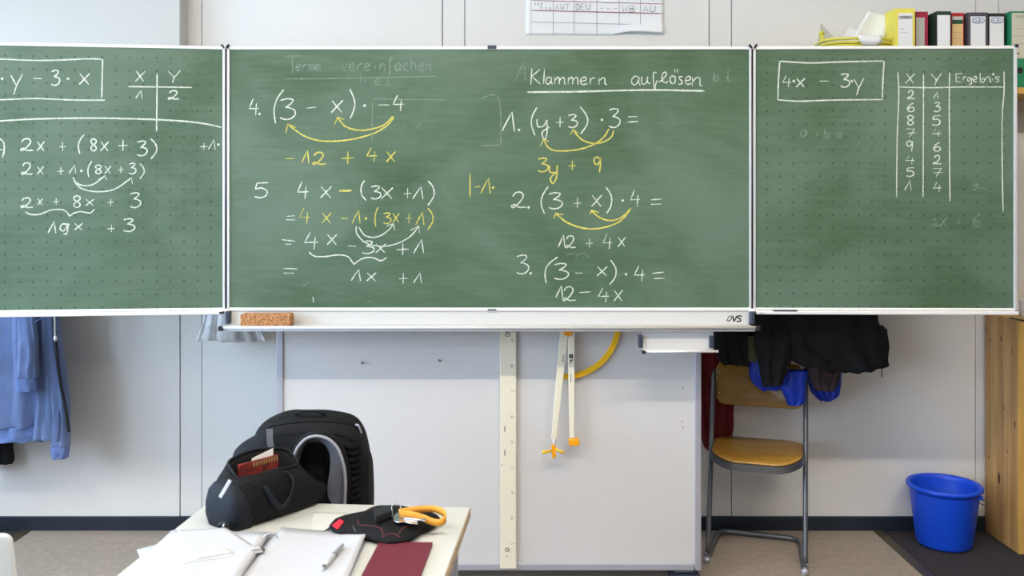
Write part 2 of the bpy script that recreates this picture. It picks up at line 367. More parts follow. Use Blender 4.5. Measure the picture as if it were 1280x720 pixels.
# ================================================================== THE ROOM
def build_room():
    fl = MB().box((XL-.2, YB-.2, -.12), (XR+.2, YF+.2, 0)).build('floor', 'mat', kind=S3, label='dark rough carpet floor beyond the beige covering')
    x0, x1 = -2.225, 1.675
    MB().box((x0, YB, -.002), (x1, YF-.012, .003)).build('floor_covering', 'lino', fl, label='beige smooth floor covering')
    for x in (x0, x1): MB().box((x-.022, YB, -.002), (x+.022, YF-.012, .007)).build('edge_strip', 'trim', fl, bevel=.002)
    MB().box((XL-.2, YB-.2, ZC), (XR+.2, YF+.2, ZC+.1)).build('ceiling', 'ceil', kind=S3)
    wb = MB().box((XL-.2, YF+.012, 0), (XR+.2, YF+.15, ZC)).build('wall_back', 'groove', kind=S3, label='pale laminate panelled wall behind the board')
    s = 272.0
    lines = [(-107, -79)] + [(225, 252), (553, 581), (886.5, 914.5), (1219.5, 1248.5)] + [(1553, 1581)]
    xs = [XL-.2]
    for a, b in lines: xs += [(a-640)/s, (b-640)/s]
    xs.append(XR+.2)
    for i in range(len(xs)-1):
        strip = i % 2 == 1; g = .002
        y = YF+(.0025 if strip else 0)
        MB().box((xs[i]+g, y, .055), (xs[i+1]-g, YF+.015, ZC)).build('cover_strip' if strip else 'wall_panel', 'wall', wb, bevel=.001)
    MB().box((XL-.2, YF-.012, 0), (XR+.2, YF+.012, .066)).build('baseboard_back', 'skirt', kind=S3, bevel=.002)
    # left wall with four windows
    wl = MB()
    wl.box((XL-.2, YB-.2, 0), (XL, YF+.15, WZ0)); wl.box((XL-.2, YB-.2, WZ1), (XL, YF+.15, ZC))
    ed = [YB-.2]+[v for ab in WINS for v in ab]+[YF+.15]
    for i in range(0, len(ed), 2): wl.box((XL-.2, ed[i], WZ0), (XL, ed[i+1], WZ1))
    wl.build('wall_left', 'wall', kind=S3)
    for i, (a, b) in enumerate(WINS):
        f = MB()
        for q in ((a, a+.06), (b-.06, b), ((a+b)/2-.03, (a+b)/2+.03)): f.box((XL-.13, q[0], WZ0), (XL-.07, q[1], WZ1))
        for z in (WZ0, WZ1-.06): f.box((XL-.13, a, z), (XL-.07, b, z+.06))
        fo = f.build('window_%d' % (i+1), 'ivory', kind=S3)
        MB().box((XL-.102, a+.03, WZ0+.03), (XL-.098, b-.03, WZ1-.03)).build('pane', 'glass', fo)
        MB().box((XL-.02, a-.05, WZ0-.03), (XL+.12, b+.05, WZ0)).build('window_sill', 'ivory', fo)
    MB().box((XR, YB-.2, 0), (XR+.15, YF+.15, ZC)).build('wall_right', 'wall_far', kind=S3)
    MB().box((XL-.2, YB-.15, 0), (XR+.2, YB, ZC)).build('wall_rear', 'wall_far', kind=S3)
    # two rows of ceiling lamps
    for y in (1.4, -1.7):
        for x in (-2.0, 0.0, 2.0):
            t = thing('ceiling_lamp', 'long ceiling lamp over the class, %s row, %s' % ('front' if y > 0 else 'rear', {-2.0:'window side', 0.0:'middle', 2.0:'inner side'}[x]), 'lamp', (x, y, ZC), group='ceiling lamps')
            zl_ = 3.3
            MB().box((x-.8, y-.06, zl_), (x+.8, y+.06, zl_+.035)).build('lamp_housing', 'ivory', t, bevel=.008)
            for dx in (-.6, .6): MB().tube([(x+dx, y, zl_+.03), (x+dx, y, ZC)], .004, 6).build('suspension_rod', 'steel', t)
            MB().tube([(x-.72, y, zl_-.018), (x+.72, y, zl_-.018)], .016).build('lamp_tube', 'lampw', t, sm=True)
            k_ = 1 if y > 0 else .3
            area('lamp_light', (0, 0, zl_-.045-ZC), (0, 0, 0), 1.45, .06, LAMP*k_, (1.0, .90, .76), t)
            area('added_uplight', (0, 0, zl_+.045-ZC), (PI, 0, 0), 1.45, .1, LAMP*k_*.8, (1.0, .90, .76), t)  # added upward fill, brightens the upper wall by ceiling bounce
build_room()
# ================================================================== CHALKBOARD
DB = FPX/325.0                                   # 3.477 m
XA, XB = (283-640)/325.0, (940-640)/325.0        # the hinge lines
ZT, ZB = EYE+(HOR-62)/325.0, EYE-(384.5-HOR)/325.0
root = thing('chalkboard', 'large green three-part school chalkboard covered in handwritten algebra', 'chalkboard', (0, DB+.02, ZB))
class Plane3:
    def __init__(s, p, u):                       # vertical plane through p with horizontal direction u
        s.p = Vector(p); s.u = Vector(u).normalized(); s.n = s.u.cross(Vector((0,0,1))).normalized()
        if s.n.y > 0: s.n = -s.n
    def __call__(s, q):                          # where on the panel a mark stands
        d = Vector(((q[0]-640)/FPX, 1, -(q[1]-HOR)/FPX)); o = Vector((0,0,EYE))
        return o+d*((s.p-o).dot(s.n)/d.dot(s.n))
PC = Plane3((0, DB, 0), (1, 0, 0))
aL, aR = math.radians(6.0), math.radians(1.0)
PL = Plane3((XA, DB, 0), (-math.cos(aL), -math.sin(aL), 0))
PR = Plane3((XB, DB, 0), (math.cos(aR), -math.sin(aR), 0))
def panel(pl, x0, width, name, m, lab, gapa=.018, gapb=.012):
    """green sheet plus aluminium rails; x0 = hinge side point, width along u"""
    p0 = Vector((x0, DB, 0)); u = pl.u; n = pl.n
    def P(s, z, o): return p0+u*s+Vector((0,0,z))+n*o
    def slab(mb, s0, s1, z0, z1, o0, o1):
        vs = [P(s0,z0,o0),P(s1,z0,o0),P(s1,z0,o1),P(s0,z0,o1),P(s0,z1,o0),P(s1,z1,o0),P(s1,z1,o1),P(s0,z1,o1)]
        return mb.add(vs, [(0,3,2,1),(4,5,6,7),(0,1,5,4),(1,2,6,5),(2,3,7,6),(3,0,4,7)])
    o = slab(MB(), gapa-.004, width-gapb+.004, ZB-.004, ZT+.004, -.022, 0).build(name, m, root, label=lab,
        uvfn=lambda v: ((v-p0).dot(u)+.017, v.z-ZB+.02))
    slab(MB(), .004, width, ZT, ZT+.012, -.026, .005).build('top_rail', 'alu_w', o, bevel=.002)
    return o, slab, P
main, slab, P = panel(PC, XA, XB-XA, 'main_panel', 'board', 'wide middle panel with white and yellow chalk formulas', .013, .010)
slab(MB(), .004, XB-XA-.004, ZB-.012, ZB, -.026, .006).build('bottom_rail', 'alu_w', main, bevel=.002)
for s0, s1 in ((.003, .0135), (XB-XA-.0115, XB-XA-.003)): slab(MB(), s0, s1, ZB-.01, ZT+.01, -.026, .006).build('side_rail', 'alu', main, bevel=.002)
wings = []
for pl, x0, lab in ((PL, XA, 'left folding wing with a dot grid, swung slightly forward'), (PR, XB, 'right folding wing with a dot grid and a number table')):
    o, slab, P = panel(pl, x0, 1.008, 'wing_panel', 'boardd', lab, .013, .012)
    wings.append(o)
    slab(MB(), .012, 1.008, ZB-.009, ZB, -.026, .005).build('bottom_rail', 'alu_w', o, bevel=.002)
    slab(MB(), .012, 1.006, ZB-.024, ZB-.010, -.03, .022).build('bottom_ledge', 'alu_w', o, bevel=.003)
    if pl is PR: slab(MB(), .076, .168, ZB-.0115, ZB-.0085, .0, .0235).build('slot', 'black_pl', o)
    for s0, s1 in ((.003, .0135), (.996, 1.008)): slab(MB(), s0, s1, ZB-.01, ZT+.012, -.026, .006).build('side_rail', 'alu', o, bevel=.002)
    for z in (ZB-.02, ZT+.004): slab(MB(), .998, 1.011, z, z+.012, -.02, .012).build('corner_cap', 'black_pl', o, bevel=.003)
    slab(MB(), .006 if pl is PL else .02, .022 if pl is PL else .036, ZB-.021, ZB-.013, .01, .026).build('stopper', 'black_pl' if pl is PL else 'alu', o, bevel=.002)
WL, WR = wings
for x in (XA, XB):
    h = MB().tube([(x, DB-.004, ZB-.012), (x, DB-.004, ZT+.006)], .0042, 8).build('hinge', 'black_pl', root, sm=True)
    for z in (ZB-.016, ZT+.001):
        MB().lathe([(.002, 0), (.013, .001), (.014, .008), (.009, .013)], (x, DB-.002, z), 16, True, True).build('hinge_cap', 'alu_w', h, sm=True)
    for dx in (-.012, .012):
        MB().tube([(x+dx*.3, DB-.013, ZT+.004), (x+dx*1.25, DB-.013, ZT+.017)], .0048, 6).build('hinge_screw', 'black_pl', h)
for z in (ZT+.002, ZB-.010):
    MB().box((-.088-.006, DB-.012, z), (-.088+.028, DB-.004, z+.013 if z > 2 else z+.005)).build('magnet_catch', 'navy_pl', root, bevel=.002)
# chalk tray
tx0, tx1 = (289-640)/325, (936.5-640)/325
zt = EYE-(386.5-HOR)/325; zl = EYE-(408.5-HOR)/332
tray = MB().box((tx0, DB+.0, zl-.004), (tx1, DB+.02, zt)).box((tx0, DB-.095, zl-.004), (tx1, DB+.005, zl)).build('chalk_tray', 'tray_w', root, bevel=.0015, label='long white aluminium chalk tray')
MB().tube([(tx0-.006, DB-.095, zl), (tx1+.004, DB-.095, zl)], .0065, 10).build('tray_lip', 'tray_w', tray, sm=True)
MB().box((tx0, DB-.088, zl-.016), (tx1, DB+.01, zl-.0045)).build('tray_underside', 'alu', tray, bevel=.002)
for x, sg in ((tx0, -1), (tx1, 1)):
    MB().box((min(x, x+sg*.014), DB-.03, zl+.004), (max(x, x+sg*.014), DB+.02, zt-.006)).build('end_cap', 'navy_pl', tray, bevel=.003)
    MB().box((min(x, x+sg*.016)-.002, DB-.104, zl-.012), (max(x, x+sg*.016), DB-.086, zl+.006)).build('lip_plug', 'black_pl', tray, bevel=.003)
PT = Plane3((0, DB, 0), (1, 0, 0))
lg = MB()
for st in [[Vector((915.8+1.7*k_/5,394.4+7.6*k_/5,0)) for k_ in range(6)], [Vector((917.4+4*k_/5,402-7.6*k_/5,0)) for k_ in range(6)], smooth([(927.2,395.6,0),(924.5,394.8,0),(922.3,395.8,0),(922.8,397.6,0),(925.4,399,0),(925.4,401.2,0),(922.8,401.9,0),(920.6,401.2,0)], 5)]: ribbon(lg, st, PT, PT.n, .0050, 0)
for st in ([(908,402,0),(911,396,0),(914.5,395.5,0),(913,400,0),(909.5,401,0)], [(910.5,402.5,0),(915,398,0)]): ribbon(lg, smooth(st, 5), PT, PT.n, .0028, 0)
lg.build('logo_print', 'print_k', tray, label='small black italic VS logo')
DP = FPX/316
# second, narrow tray slung under the first
dt = FPX/331
nx0, nx1 = (803-640)/331, (892-640)/331
nz0, nz1 = EYE-(438-HOR)/331, EYE-(414.2-HOR)/331
nt = MB().box((nx0, dt, nz0), (nx1, dt+.012, nz1)).box((nx0, dt-.025, nz0-.003), (nx1, dt+.001, nz0)).box((nx0+.05, dt+.01, nz0+.01), (nx1-.05, DP-.03, nz0+.03)).build('lower_tray', 'tray_w', root, bevel=.0015, label='short white tray below the right end of the chalk tray')
MB().tube([(nx0+.004, dt-.025, nz0), (nx1+.012, dt-.025, nz0)], .005, 8).build('tray_lip', 'alu_w', nt, sm=True)
MB().box((nx0-.016, dt-.018, nz0+.012), (nx0, dt+.01, nz0+.058)).build('end_cap', 'navy_pl', nt, bevel=.003)
MB().box((nx1-.018, dt-.018, nz0+.01), (nx1-.002, dt+.01, nz0+.056)).build('end_cap', 'navy_pl', nt, bevel=.003)
MB().box((nx0-.006, dt-.036, nz0-.008), (nx0+.008, dt-.016, nz0+.004)).build('lip_plug', 'black_pl', nt, bevel=.003)
# sponge
a, b = W(303, 406.5, DB-.05), W(366, 391, DB-.05)
sp = MB(); 
def spg(u, v):
    return None
bm_ = MB().box((a.x, DB-.085, zl+.001), (b.x, DB-.02, zl+.001+.048))
so = bm_.build('sponge', 'sponge', off=((a.x+b.x)/2, DB-.05, zl+.001), label='tan porous block sponge lying at the left end of the chalk tray', cat='sponge')
so.modifiers.new('bevel', 'BEVEL').width = .005
q = so.modifiers.new('subdivision', 'SUBSURF'); q.subdivision_type = 'SIMPLE'; q.levels = q.render_levels = 5
tx = bpy.data.textures.new('pores', 'CLOUDS'); tx.noise_scale = .009
q = so.modifiers.new('pores', 'DISPLACE'); q.texture = tx; q.strength = .006; q.mid_level = .75
# ------------------------------------------------------------------ writing
class Crop:
    def __init__(s, x, y, k): s.x, s.y, s.k = x, y, k
    def p(s, q): return Vector((s.x+q[0]/s.k, s.y+q[1]/s.k, 0))
R1 = Crop(0, 50, 4.414); R2 = Crop(0, 195, 6.4); R3 = Crop(280, 50, 3.879); R4 = Crop(280, 215, 3.879)
R5 = Crop(600, 50, 3.657); R6 = Crop(600, 215, 3.657); R7 = Crop(930, 50, 3.657); R8 = Crop(930, 215, 3.657)
RK = Crop(640, 75, 4.923); RE = Crop(1180, 80, 12); RT = Crop(340, 60, 5.818); PX = Crop(0, 0, 1)
def write(panel_o, pl, crop, col, items, wd=.0052, label=None):
    """items: ('3', x0,y0,x1,y1) glyphs, ('.', x,y) dots, [pts] smooth strokes, ('L', pts) straight strokes; every mark its own object"""
    col_l = 'yellow chalk mark' if col == 'chalky' else None
    if col == 'ghost': gm = MB()
    for it in items:
        mb = gm if col == 'ghost' else MB(); nm = 'chalk_line'
        if isinstance(it, list): ribbon(mb, smooth([crop.p(q) for q in it], 6) if len(it) > 2 else [crop.p(q) for q in it], pl, pl.n, wd)
        elif it[0] == 'L': ribbon(mb, [crop.p(q) for q in it[1]], pl, pl.n, wd)
        elif it[0] == '.': dot(mb, crop.p((it[1], it[2])), pl, pl.n, .0052 if col != 'ghost' else .004); nm = 'chalk_dot'
        else:
            a = crop.p(it[1:3]); b = crop.p(it[3:5]); nm = 'chalk_digit' if it[0].isdigit() else 'chalk_letter' if it[0].isalpha() else 'chalk_sign'
            for st in glyph(it[0], a.x, a.y, b.x, b.y): ribbon(mb, st, pl, pl.n, wd)
        if col != 'ghost': mb.build(nm, col, panel_o, label=col_l)
    if col == 'ghost': gm.build('wiped_chalk_traces', col, panel_o, label='faint wiped chalk writing', kind='stuff')
# left wing
write(WL, PL, R1, 'chalk', [[(-110,108),(0,105),(150,112),(300,112),(480,104),(565,107)], [(567,107),(564,210),(562,322)], [(-112,332),(0,330),(180,323),(320,328),(440,332),(580,332)], [(-110,106),(-112,332)],
    ('4',-70,175,-25,255), ('.',12,213), ('y',60,188,125,300), [(185,213),(232,213)], ('3',280,168,330,250), ('.',375,214), ('x',438,185,495,245)])
write(WL, PL, R1, 'chalk', [('X',748,172,800,228), ('Y',928,168,995,235), [(867,185),(866,350),(864,505)], [(708,257),(860,259),(1060,262)], ('1',750,280,785,322), ('2',930,280,990,328)])
write(WL, PL, R1, 'chalk', [[(-190,460),(0,447),(200,436),(500,431),(800,437),(1000,447),(1130,462),(1222,482)]], .006)
write(WL, PL, R1, 'chalk', [[(0,545),(20,565),(24,610),(12,650)], [(-15,606),(18,605)], ('a',-50,575,-12,612), ('2',115,545,185,612), ('x',205,560,245,612), ('+',328,565,362,612), ('(',432,522,465,628), ('8',500,545,535,612), ('x',555,560,600,612), ('+',652,550,705,612), ('3',752,558,812,638), (')',828,545,866,658),
    ('+',1105,570,1145,605), ('1',1150,552,1188,605), ('.',1205,577)])
write(WL, PL, R2, 'chalk', [('2',175,55,262,150), ('x',297,82,350,148), ('+',462,88,512,152), ('1',555,72,608,140), ('.',652,118), ('(',703,42,735,168), ('8',762,72,815,142), ('x',838,80,888,142), ('+',945,82,990,135), ('3',1028,58,1088,142), (')',1115,62,1155,183),
    [(585,170),(605,208),(650,232),(700,237),(760,220),(840,158)], ('L',[(785,190),(840,158),(852,190)]), [(590,195),(640,252),(720,280),(810,285),(900,272),(970,235),(1050,175)], ('L',[(1000,208),(1052,175),(1060,225)])], .0048)
write(WL, PL, R2, 'chalk', [('2',170,335,265,415), ('x',302,340,342,392), ('+',427,340,472,390), ('8',587,318,648,412), ('x',685,345,755,398), ('+',862,340,910,398), ('3',1035,295,1125,412),
    [(203,447),(250,468),(320,465),(400,435),(460,427),(510,432),(540,455),(558,482)], [(558,482),(590,458),(640,445),(690,452),(725,455),(757,425)]], .0048)
write(WL, PL, R2, 'chalk', [('1',385,525,447,618), [(560,548),(500,545),(482,580),(505,600),(530,575),(545,540),(540,600),(528,625),(508,620)], ('x',595,538,662,592), ('+',862,550,920,608), ('3',980,502,1078,603)], .0052)
# middle panel, left half
write(main, PC, R3, 'chalk', [('4',122,285,168,365), ('.',172,359), [(290,240),(258,285),(243,340),(250,405)], ('3',266,285,346,385), [(400,331),(448,325)], ('x',520,292,577,352), [(610,237),(632,290),(632,330),(612,382)], ('.',682,318), [(750,315),(800,315)], ('4',820,265,872,345)], .0050)
write(main, PC, R3, 'chalky', [[(820,370),(770,415),(700,435),(650,437),(590,420),(550,375)], ('L',[(537,410),(550,375),(583,385)]), [(825,372),(790,415),(720,455),(600,485),(480,490),(400,470),(350,440),(310,408)], ('L',[(300,450),(310,408),(350,425)])], .0056)
write(main, PC, R3, 'chalky', [[(300,575),(340,575)], ('1',378,535,412,598), ('2',432,545,495,605), ('+',572,540,628,602), ('4',692,522,744,590), ('x',787,540,832,592)], .0052)
write(main, PC, PX, 'chalky', [[(587.5,217),(587.5,247)], [(593.5,234),(600,233)], ('1',601,223,613,242), ('.',616.5,234.5)], .005)
write(main, PC, R4, 'chalk', [('5',148,50,214,125), ('4',356,45,410,132), ('x',468,70,522,125), [(682,40),(666,70),(668,110),(690,138)], ('3',708,68,760,130), ('x',762,75,820,130), ('+',872,78,908,128), ('1',915,72,965,132), (')',985,42,1020,162)], .0050)
write(main, PC, R4, 'chalky', [[(558,92),(618,90)]], .009)
write(main, PC, R4, 'chalk', [[(305,215),(345,212)], [(302,232),(345,232)]], .0046)
write(main, PC, R4, 'chalky', [('4',366,175,417,250), ('x',475,198,520,248), [(568,225),(602,225)], ('1',622,185,660,250), ('.',688,225), ('(',732,170,748,265), ('3',770,198,810,250), ('x',818,200,850,245), ('+',882,200,912,248), ('1',930,195,970,258), (')',985,175,1014,280)], .0044)
write(main, PC, R4, 'chalk', [[(655,268),(680,305),(720,317),(760,308),(800,280),(822,252)], ('L',[(788,262),(822,250),(828,282)]), [(642,262),(645,300),(690,345),(760,360),(830,350),(900,315),(945,262)], ('L',[(905,282),(945,262),(948,295)])], .0046)
write(main, PC, R4, 'chalk', [[(282,328),(345,336)], [(296,350),(328,350)], ('4',390,292,458,375), ('x',500,302,548,352), [(600,358),(640,360)], ('3',665,335,728,395), ('x',735,348,785,392), ('+',838,345,895,402), ('1',920,328,968,395),
    [(412,388),(440,408),(490,410),(550,402),(600,410),(630,448)], [(630,448),(670,420),(720,415),(760,430),(788,415)]], .0048)
write(main, PC, R4, 'chalk', [[(290,467),(355,470)], [(288,490),(338,490)], ('1',617,472,662,528), ('x',692,488,738,528), ('+',848,490,890,540), ('1',920,490,958,538), [(431,606),(434,630)]], .0048)
# heading and middle panel, right half
write(main, PC, RK, 'chalk', [[(122,52),(116,152)], ('L',[(172,58),(122,100),(174,148)]), [(200,55),(194,148)], ('a',207,105,250,150), ('m',262,105,330,150), ('m',345,105,412,150), ('e',420,105,464,152), ('r',478,108,512,150), ('n',535,108,584,152),
    ('a',735,100,790,155), ('u',797,100,850,150), [(890,80),(872,78),(870,120),(878,185),(884,150),(895,125)], ('l',905,75,960,140), ('o',970,98,1008,145), [(1003,55),(1003,76)], [(1018,55),(1018,76)], ('s',1018,100,1052,150), ('e',1065,100,1105,150), ('n',1110,105,1172,160)], .0042)
write(main, PC, RK, 'chalk', [[(95,198),(400,195),(700,187),(900,185),(1050,188),(1185,190)]], .0068)
write(main, PC, RK, 'chalk', [('1',-60,320,15,440), ('.',43,430), [(155,290),(125,345),(120,400),(142,465)], [(152,365),(160,410),(195,405),(215,368)], [(215,368),(216,440),(205,485),(190,475),(186,445),(210,425),(232,412)], ('+',272,350,318,415), ('3',340,336,402,415), [(420,288),(460,345),(462,395),(422,455)], ('.',553,368), ('3',590,300,664,415), [(715,350),(772,348)], [(710,382),(777,378)]], .0050)
write(main, PC, RK, 'chalky', [[(625,435),(610,475),(560,505),(500,513),(430,490),(375,430)], ('L',[(360,460),(375,428),(408,450)]), [(597,422),(560,480),(480,530),(380,555),(270,558),(220,535),(195,485)], ('L',[(175,528),(195,485),(228,502)])], .0056)
write(main, PC, R5, 'chalky', [('3',262,540,312,602), [(318,573),(320,603),(350,605)], [(353,572),(350,625),(335,655),(322,640),(330,620),(356,600)], ('+',405,552,438,595), ('9',520,535,554,605)], .0054)
write(main, PC, R6, 'chalk', [('2',145,92,212,165), ('.',222,162), [(312,65),(285,110),(280,150),(295,190)], ('3',308,95,376,168), ('+',430,118,460,165), ('x',510,105,557,158), [(575,68),(600,110),(598,155),(578,190)], ('.',652,130), ('4',688,80,732,158), [(780,127),(828,124)], [(782,148),(828,146)]], .0050)
write(main, PC, R6, 'chalky', [[(690,165),(650,205),(600,222),(550,210),(510,178)], ('L',[(502,195),(510,175),(543,185)]), [(688,170),(640,225),(560,255),(480,258),(400,232),(348,190)], ('L',[(337,212),(347,188),(380,195)])], .0058)
write(main, PC, R6, 'chalk', [('1',358,288,388,345), ('2',392,292,438,348), ('+',485,305,515,345), ('4',562,283,604,352), ('x',630,298,665,342)], .0046)
write(main, PC, R6, 'chalk', [('3',163,380,222,465), ('.',232,463), [(355,388),(310,425),(297,465),(303,508)], ('3',333,418,404,490), [(435,462),(468,462)], ('x',535,432,582,475), [(597,402),(620,440),(618,480),(592,515)], ('.',667,467), ('4',705,428,755,500), [(787,463),(840,458)], [(795,487),(843,485)]], .0048)
write(main, PC, R6, 'chalk', [('1',347,520,378,575), ('2',380,525,438,590), [(455,551),(505,548)], ('4',540,530,590,595), ('x',612,540,652,590)], .0048)
# right wing
write(WR, PR, R7, 'chalk', [[(163,97),(300,105),(450,100),(640,96)], [(640,96),(635,180),(632,265)], [(153,273),(250,280),(400,275),(636,272)], [(163,97),(157,190),(155,272)],
    ('4',176,162,215,215), ('.',227,188), ('x',238,175,278,215), [(345,188),(387,188)], ('3',438,155,482,215), ('.',493,188), ('y',503,175,547,252)], .0054)
write(WR, PR, R7, 'chalk', [[(703,145),(707,250),(700,450),(697,718)], [(820,155),(820,300),(818,718)], [(940,148),(938,300),(941,740)], [(1188,142),(1188,240),(1180,350),(1180,600),(1184,785)], [(705,215),(850,218),(1000,215),(1188,215)]], .0046)
rows = [('2',748,232,780,270,'1',866,238,886,268), ('6',745,288,780,327,'3',866,286,897,327), ('8',745,345,777,388,'5',860,345,898,390), ('7',742,405,784,444,'4',860,408,900,442), ('9',742,462,772,510,'6',865,468,899,508),
        ('4',738,528,779,567,'2',866,528,902,568), ('5',742,583,777,624,'7',863,586,908,624), ('1',734,643,764,688,'4',866,650,902,695)]
for r in rows: write(WR, PR, R7, 'chalk', [r[:5], r[5:]], .0048)
write(WR, PR, R7, 'chalk', [('X',738,153,780,198), ('Y',856,153,902,207)], .0048)
write(WR, PR, RE, 'chalk', [('L',[(272,142),(178,148),(180,268),(262,265)]), [(180,205),(235,198)], [(285,195),(290,248)], [(288,215),(312,192),(330,195)], [(402,205),(362,208),(350,245),(375,258),(405,215),(415,250),(402,300),(375,308)],
    [(440,245),(488,218),(470,185),(437,215),(445,260),(492,265)], [(540,135),(545,250),(575,282),(608,245),(590,215),(560,240)], [(605,250),(640,200),(675,198),(692,245),(698,282)], [(718,212),(735,248)], ('.',738,155), [(835,200),(790,190),(772,215),(815,235),(808,265),(770,270)]], .0038)
# half wiped remains
g = [('T',100,58,200,180)]
for i, ch in enumerate('erme'): g.append((ch, 172+i*48, 118, 212+i*48, 165))
for i, ch in enumerate('vereinfachen'):
    tall = ch in 'fh'; g.append((ch, 505+i*56, 70 if tall else 112, 548+i*56, 200 if ch == 'f' else 165))
write(main, PC, RT, 'ghost', g, .0055)
write(main, PC, RT, 'ghost', [[(80,225),(600,220),(1200,205)], ('x',1045,545,1085,585), ('y',925,555,975,610), [(735,370),(1280,378)], [(730,400),(728,690)], ('h',640,180,680,270), ('e',750,220,790,270), ('t',830,200,860,270)], .004)
write(main, PC, R5, 'ghost', [('L',[(160,190),(202,95),(208,190)]), ('b',1068,140,1095,188), ('t',1120,125,1150,190), [(0,268),(85,265),(95,480)], [(0,484),(100,480)]], .005)
write(main, PC, R6, 'ghost', [('4',835,95,865,130), ('1',990,85,1020,125), ('m',395,370,500,390), ('n',630,460,680,500)], .004)
write(main, PC, R4, 'ghost', [[(410,575),(428,578)], [(385,555),(400,540),(420,535)], [(550,585),(590,585)], [(680,630),(720,628)]], .006)
write(WR, PR, R7, 'ghost', [('a',258,412,290,445), ('.',335,432), ('b',368,405,395,447), ('e',425,425,450,445)], .005)
write(WR, PR, R8, 'ghost', [('2',862,215,890,248), ('x',895,205,928,247), ('+',968,210,998,246), ('6',1045,195,1080,252), ('3',1040,55,1070,80), [(1000,62),(1040,70)], [(1080,70),(1120,80)]], .005)
# ================================================================== WHITE STAND PANEL under the board
DP = FPX/316
def WP(px, py): return W(px, py, DP)
st = thing('board_stand', 'white enamelled panel stand with grey aluminium frame under the chalkboard', 'board stand', (0, DP+.03, 0))
a = WP(350, 713); b = WP(876.5, 400)
px0, px1, pz0 = a.x, b.x, a.z; pz1 = 1.12
MB().box((px0+.01, DP+.004, pz0+.01), (px1-.01, DP+.02, pz1)).build('panel', 'panelw', st)
fw = .0285
MB().box((px0-.014, DP-.004, pz0), (px0+.013, DP+.03, pz1+.6)).build('side_rail', 'alu_g', st, bevel=.003)
MB().box((px1-fw+.004, DP-.004, pz0), (px1, DP+.03, pz1)).build('side_rail', 'alu_g', st, bevel=.003)
MB().box((px0, DP-.003, pz0), (px1-fw, DP+.028, pz0+.026)).build('bottom_rail', 'alu_g', st, bevel=.003)
for x in (px0+.04, px1-.06):
    MB().box((x-.04, DP+.03, .0), (x+.04, DP+.11, 2.02)).build('post', 'alu_g', st, bevel=.004)
    MB().box((x-.058, DP-.02, .0), (x+.058, DP+.2, .03)).build('foot', 'navy_pl', st, bevel=.006)
MB().box((px0, DP+.03, 1.9), (px1, DP+.07, 1.98)).build('cross_bar', 'alu_g', st)
MB().box((px0, DP+.03, .12), (px1, DP+.07, .17)).build('cross_bar', 'alu_g', st)
for hx, hy in ((452, 453), (548.5, 450)):
    p = WP(hx, hy)
    MB().tube(smooth([(p.x, DP+.006, p.z), (p.x, DP-.012, p.z), (p.x+.012, DP-.016, p.z-.001)], 4), .0028, 8).build('screw_hook', 'steel', st, sm=True)
for hx, hy in ((853.5, 484.5), (853, 527), (854, 534.5)):
    p = WP(hx, hy); MB().lathe([(.0028, 0), (.0028, .003)], (0, 0, 0), 8, True, True, Matrix.Translation((p.x, DP+.005, p.z)) @ Matrix.Rotation(PI/2, 4, 'X')).build('screw_head', 'print_g', st)
# pegs that carry the drawing tools (hidden behind the tray)
for x, z in ((W(634, 0, DP).x, 1.0), (W(707, 0, DP).x, 1.06), (W(703, 0, DP).x-.028, 1.19)):
    MB().tube([(x, DP+.01, z), (x, DP-.06, z)], .004, 8).build('peg', 'steel', st)
# metre ruler
dr = DP-.012
a = W(625, 711, dr); b = W(645.5, 711, dr)
rx0, rx1, rz0 = a.x, b.x, a.z; rz1 = rz0+1.0
t = thing('metre_ruler', 'cream blackboard ruler hanging upright on the white panel', 'ruler', ((rx0+rx1)/2, dr, rz0))
MB().box((rx0, dr, rz0), (rx1, dr+.008, rz1)).build('ruler_body', 'cream', t, bevel=.002)
tk = MB()
for i in range(1, 100):
    z = rz0+i*.01; l_ = .012 if i % 10 == 0 else .008 if i % 5 == 0 else .004
    tk.box((rx1-.0005-l_, dr-.0006, z-.0005), (rx1-.0005, dr+.0002, z+.0005))
tk.build('scale_ticks', 'print_g', t, kind='stuff')
nb = MB()
for i in range(1, 10):
    c = str(i); z = rz0+i*.1
    for s_ in glyph(c, rx1-.022, -z-.006, rx1-.014, -z+.006): ribbon(nb, s_, lambda q: Vector((q[0], dr, -q[1])), (0,-1,0), .0014, 0)
nb.build('scale_numbers', 'print_g', t)
rg = MB()
for (x, y, r_) in ((634, 687, .007), (634.5, 418, .008)):
    p = W(x, y, dr); rg.tube([(p.x+r_*math.cos(k*PI/6), dr-.0004, p.z+r_*math.sin(k*PI/6)) for k in range(12)], .0014, 5, closed=True)
rg.build('printed_rings', 'print_k', t)
for (x, y, hh) in ((631, 536, .022), (631, 566, .022), (627, 581, .004), (634, 695.5, .004)):
    p = W(x, y, dr); MB().box((p.x-.0022, dr-.0006, p.z-hh/2), (p.x+.0022, dr, p.z+hh/2)).build('print_mark', 'print_g', t)
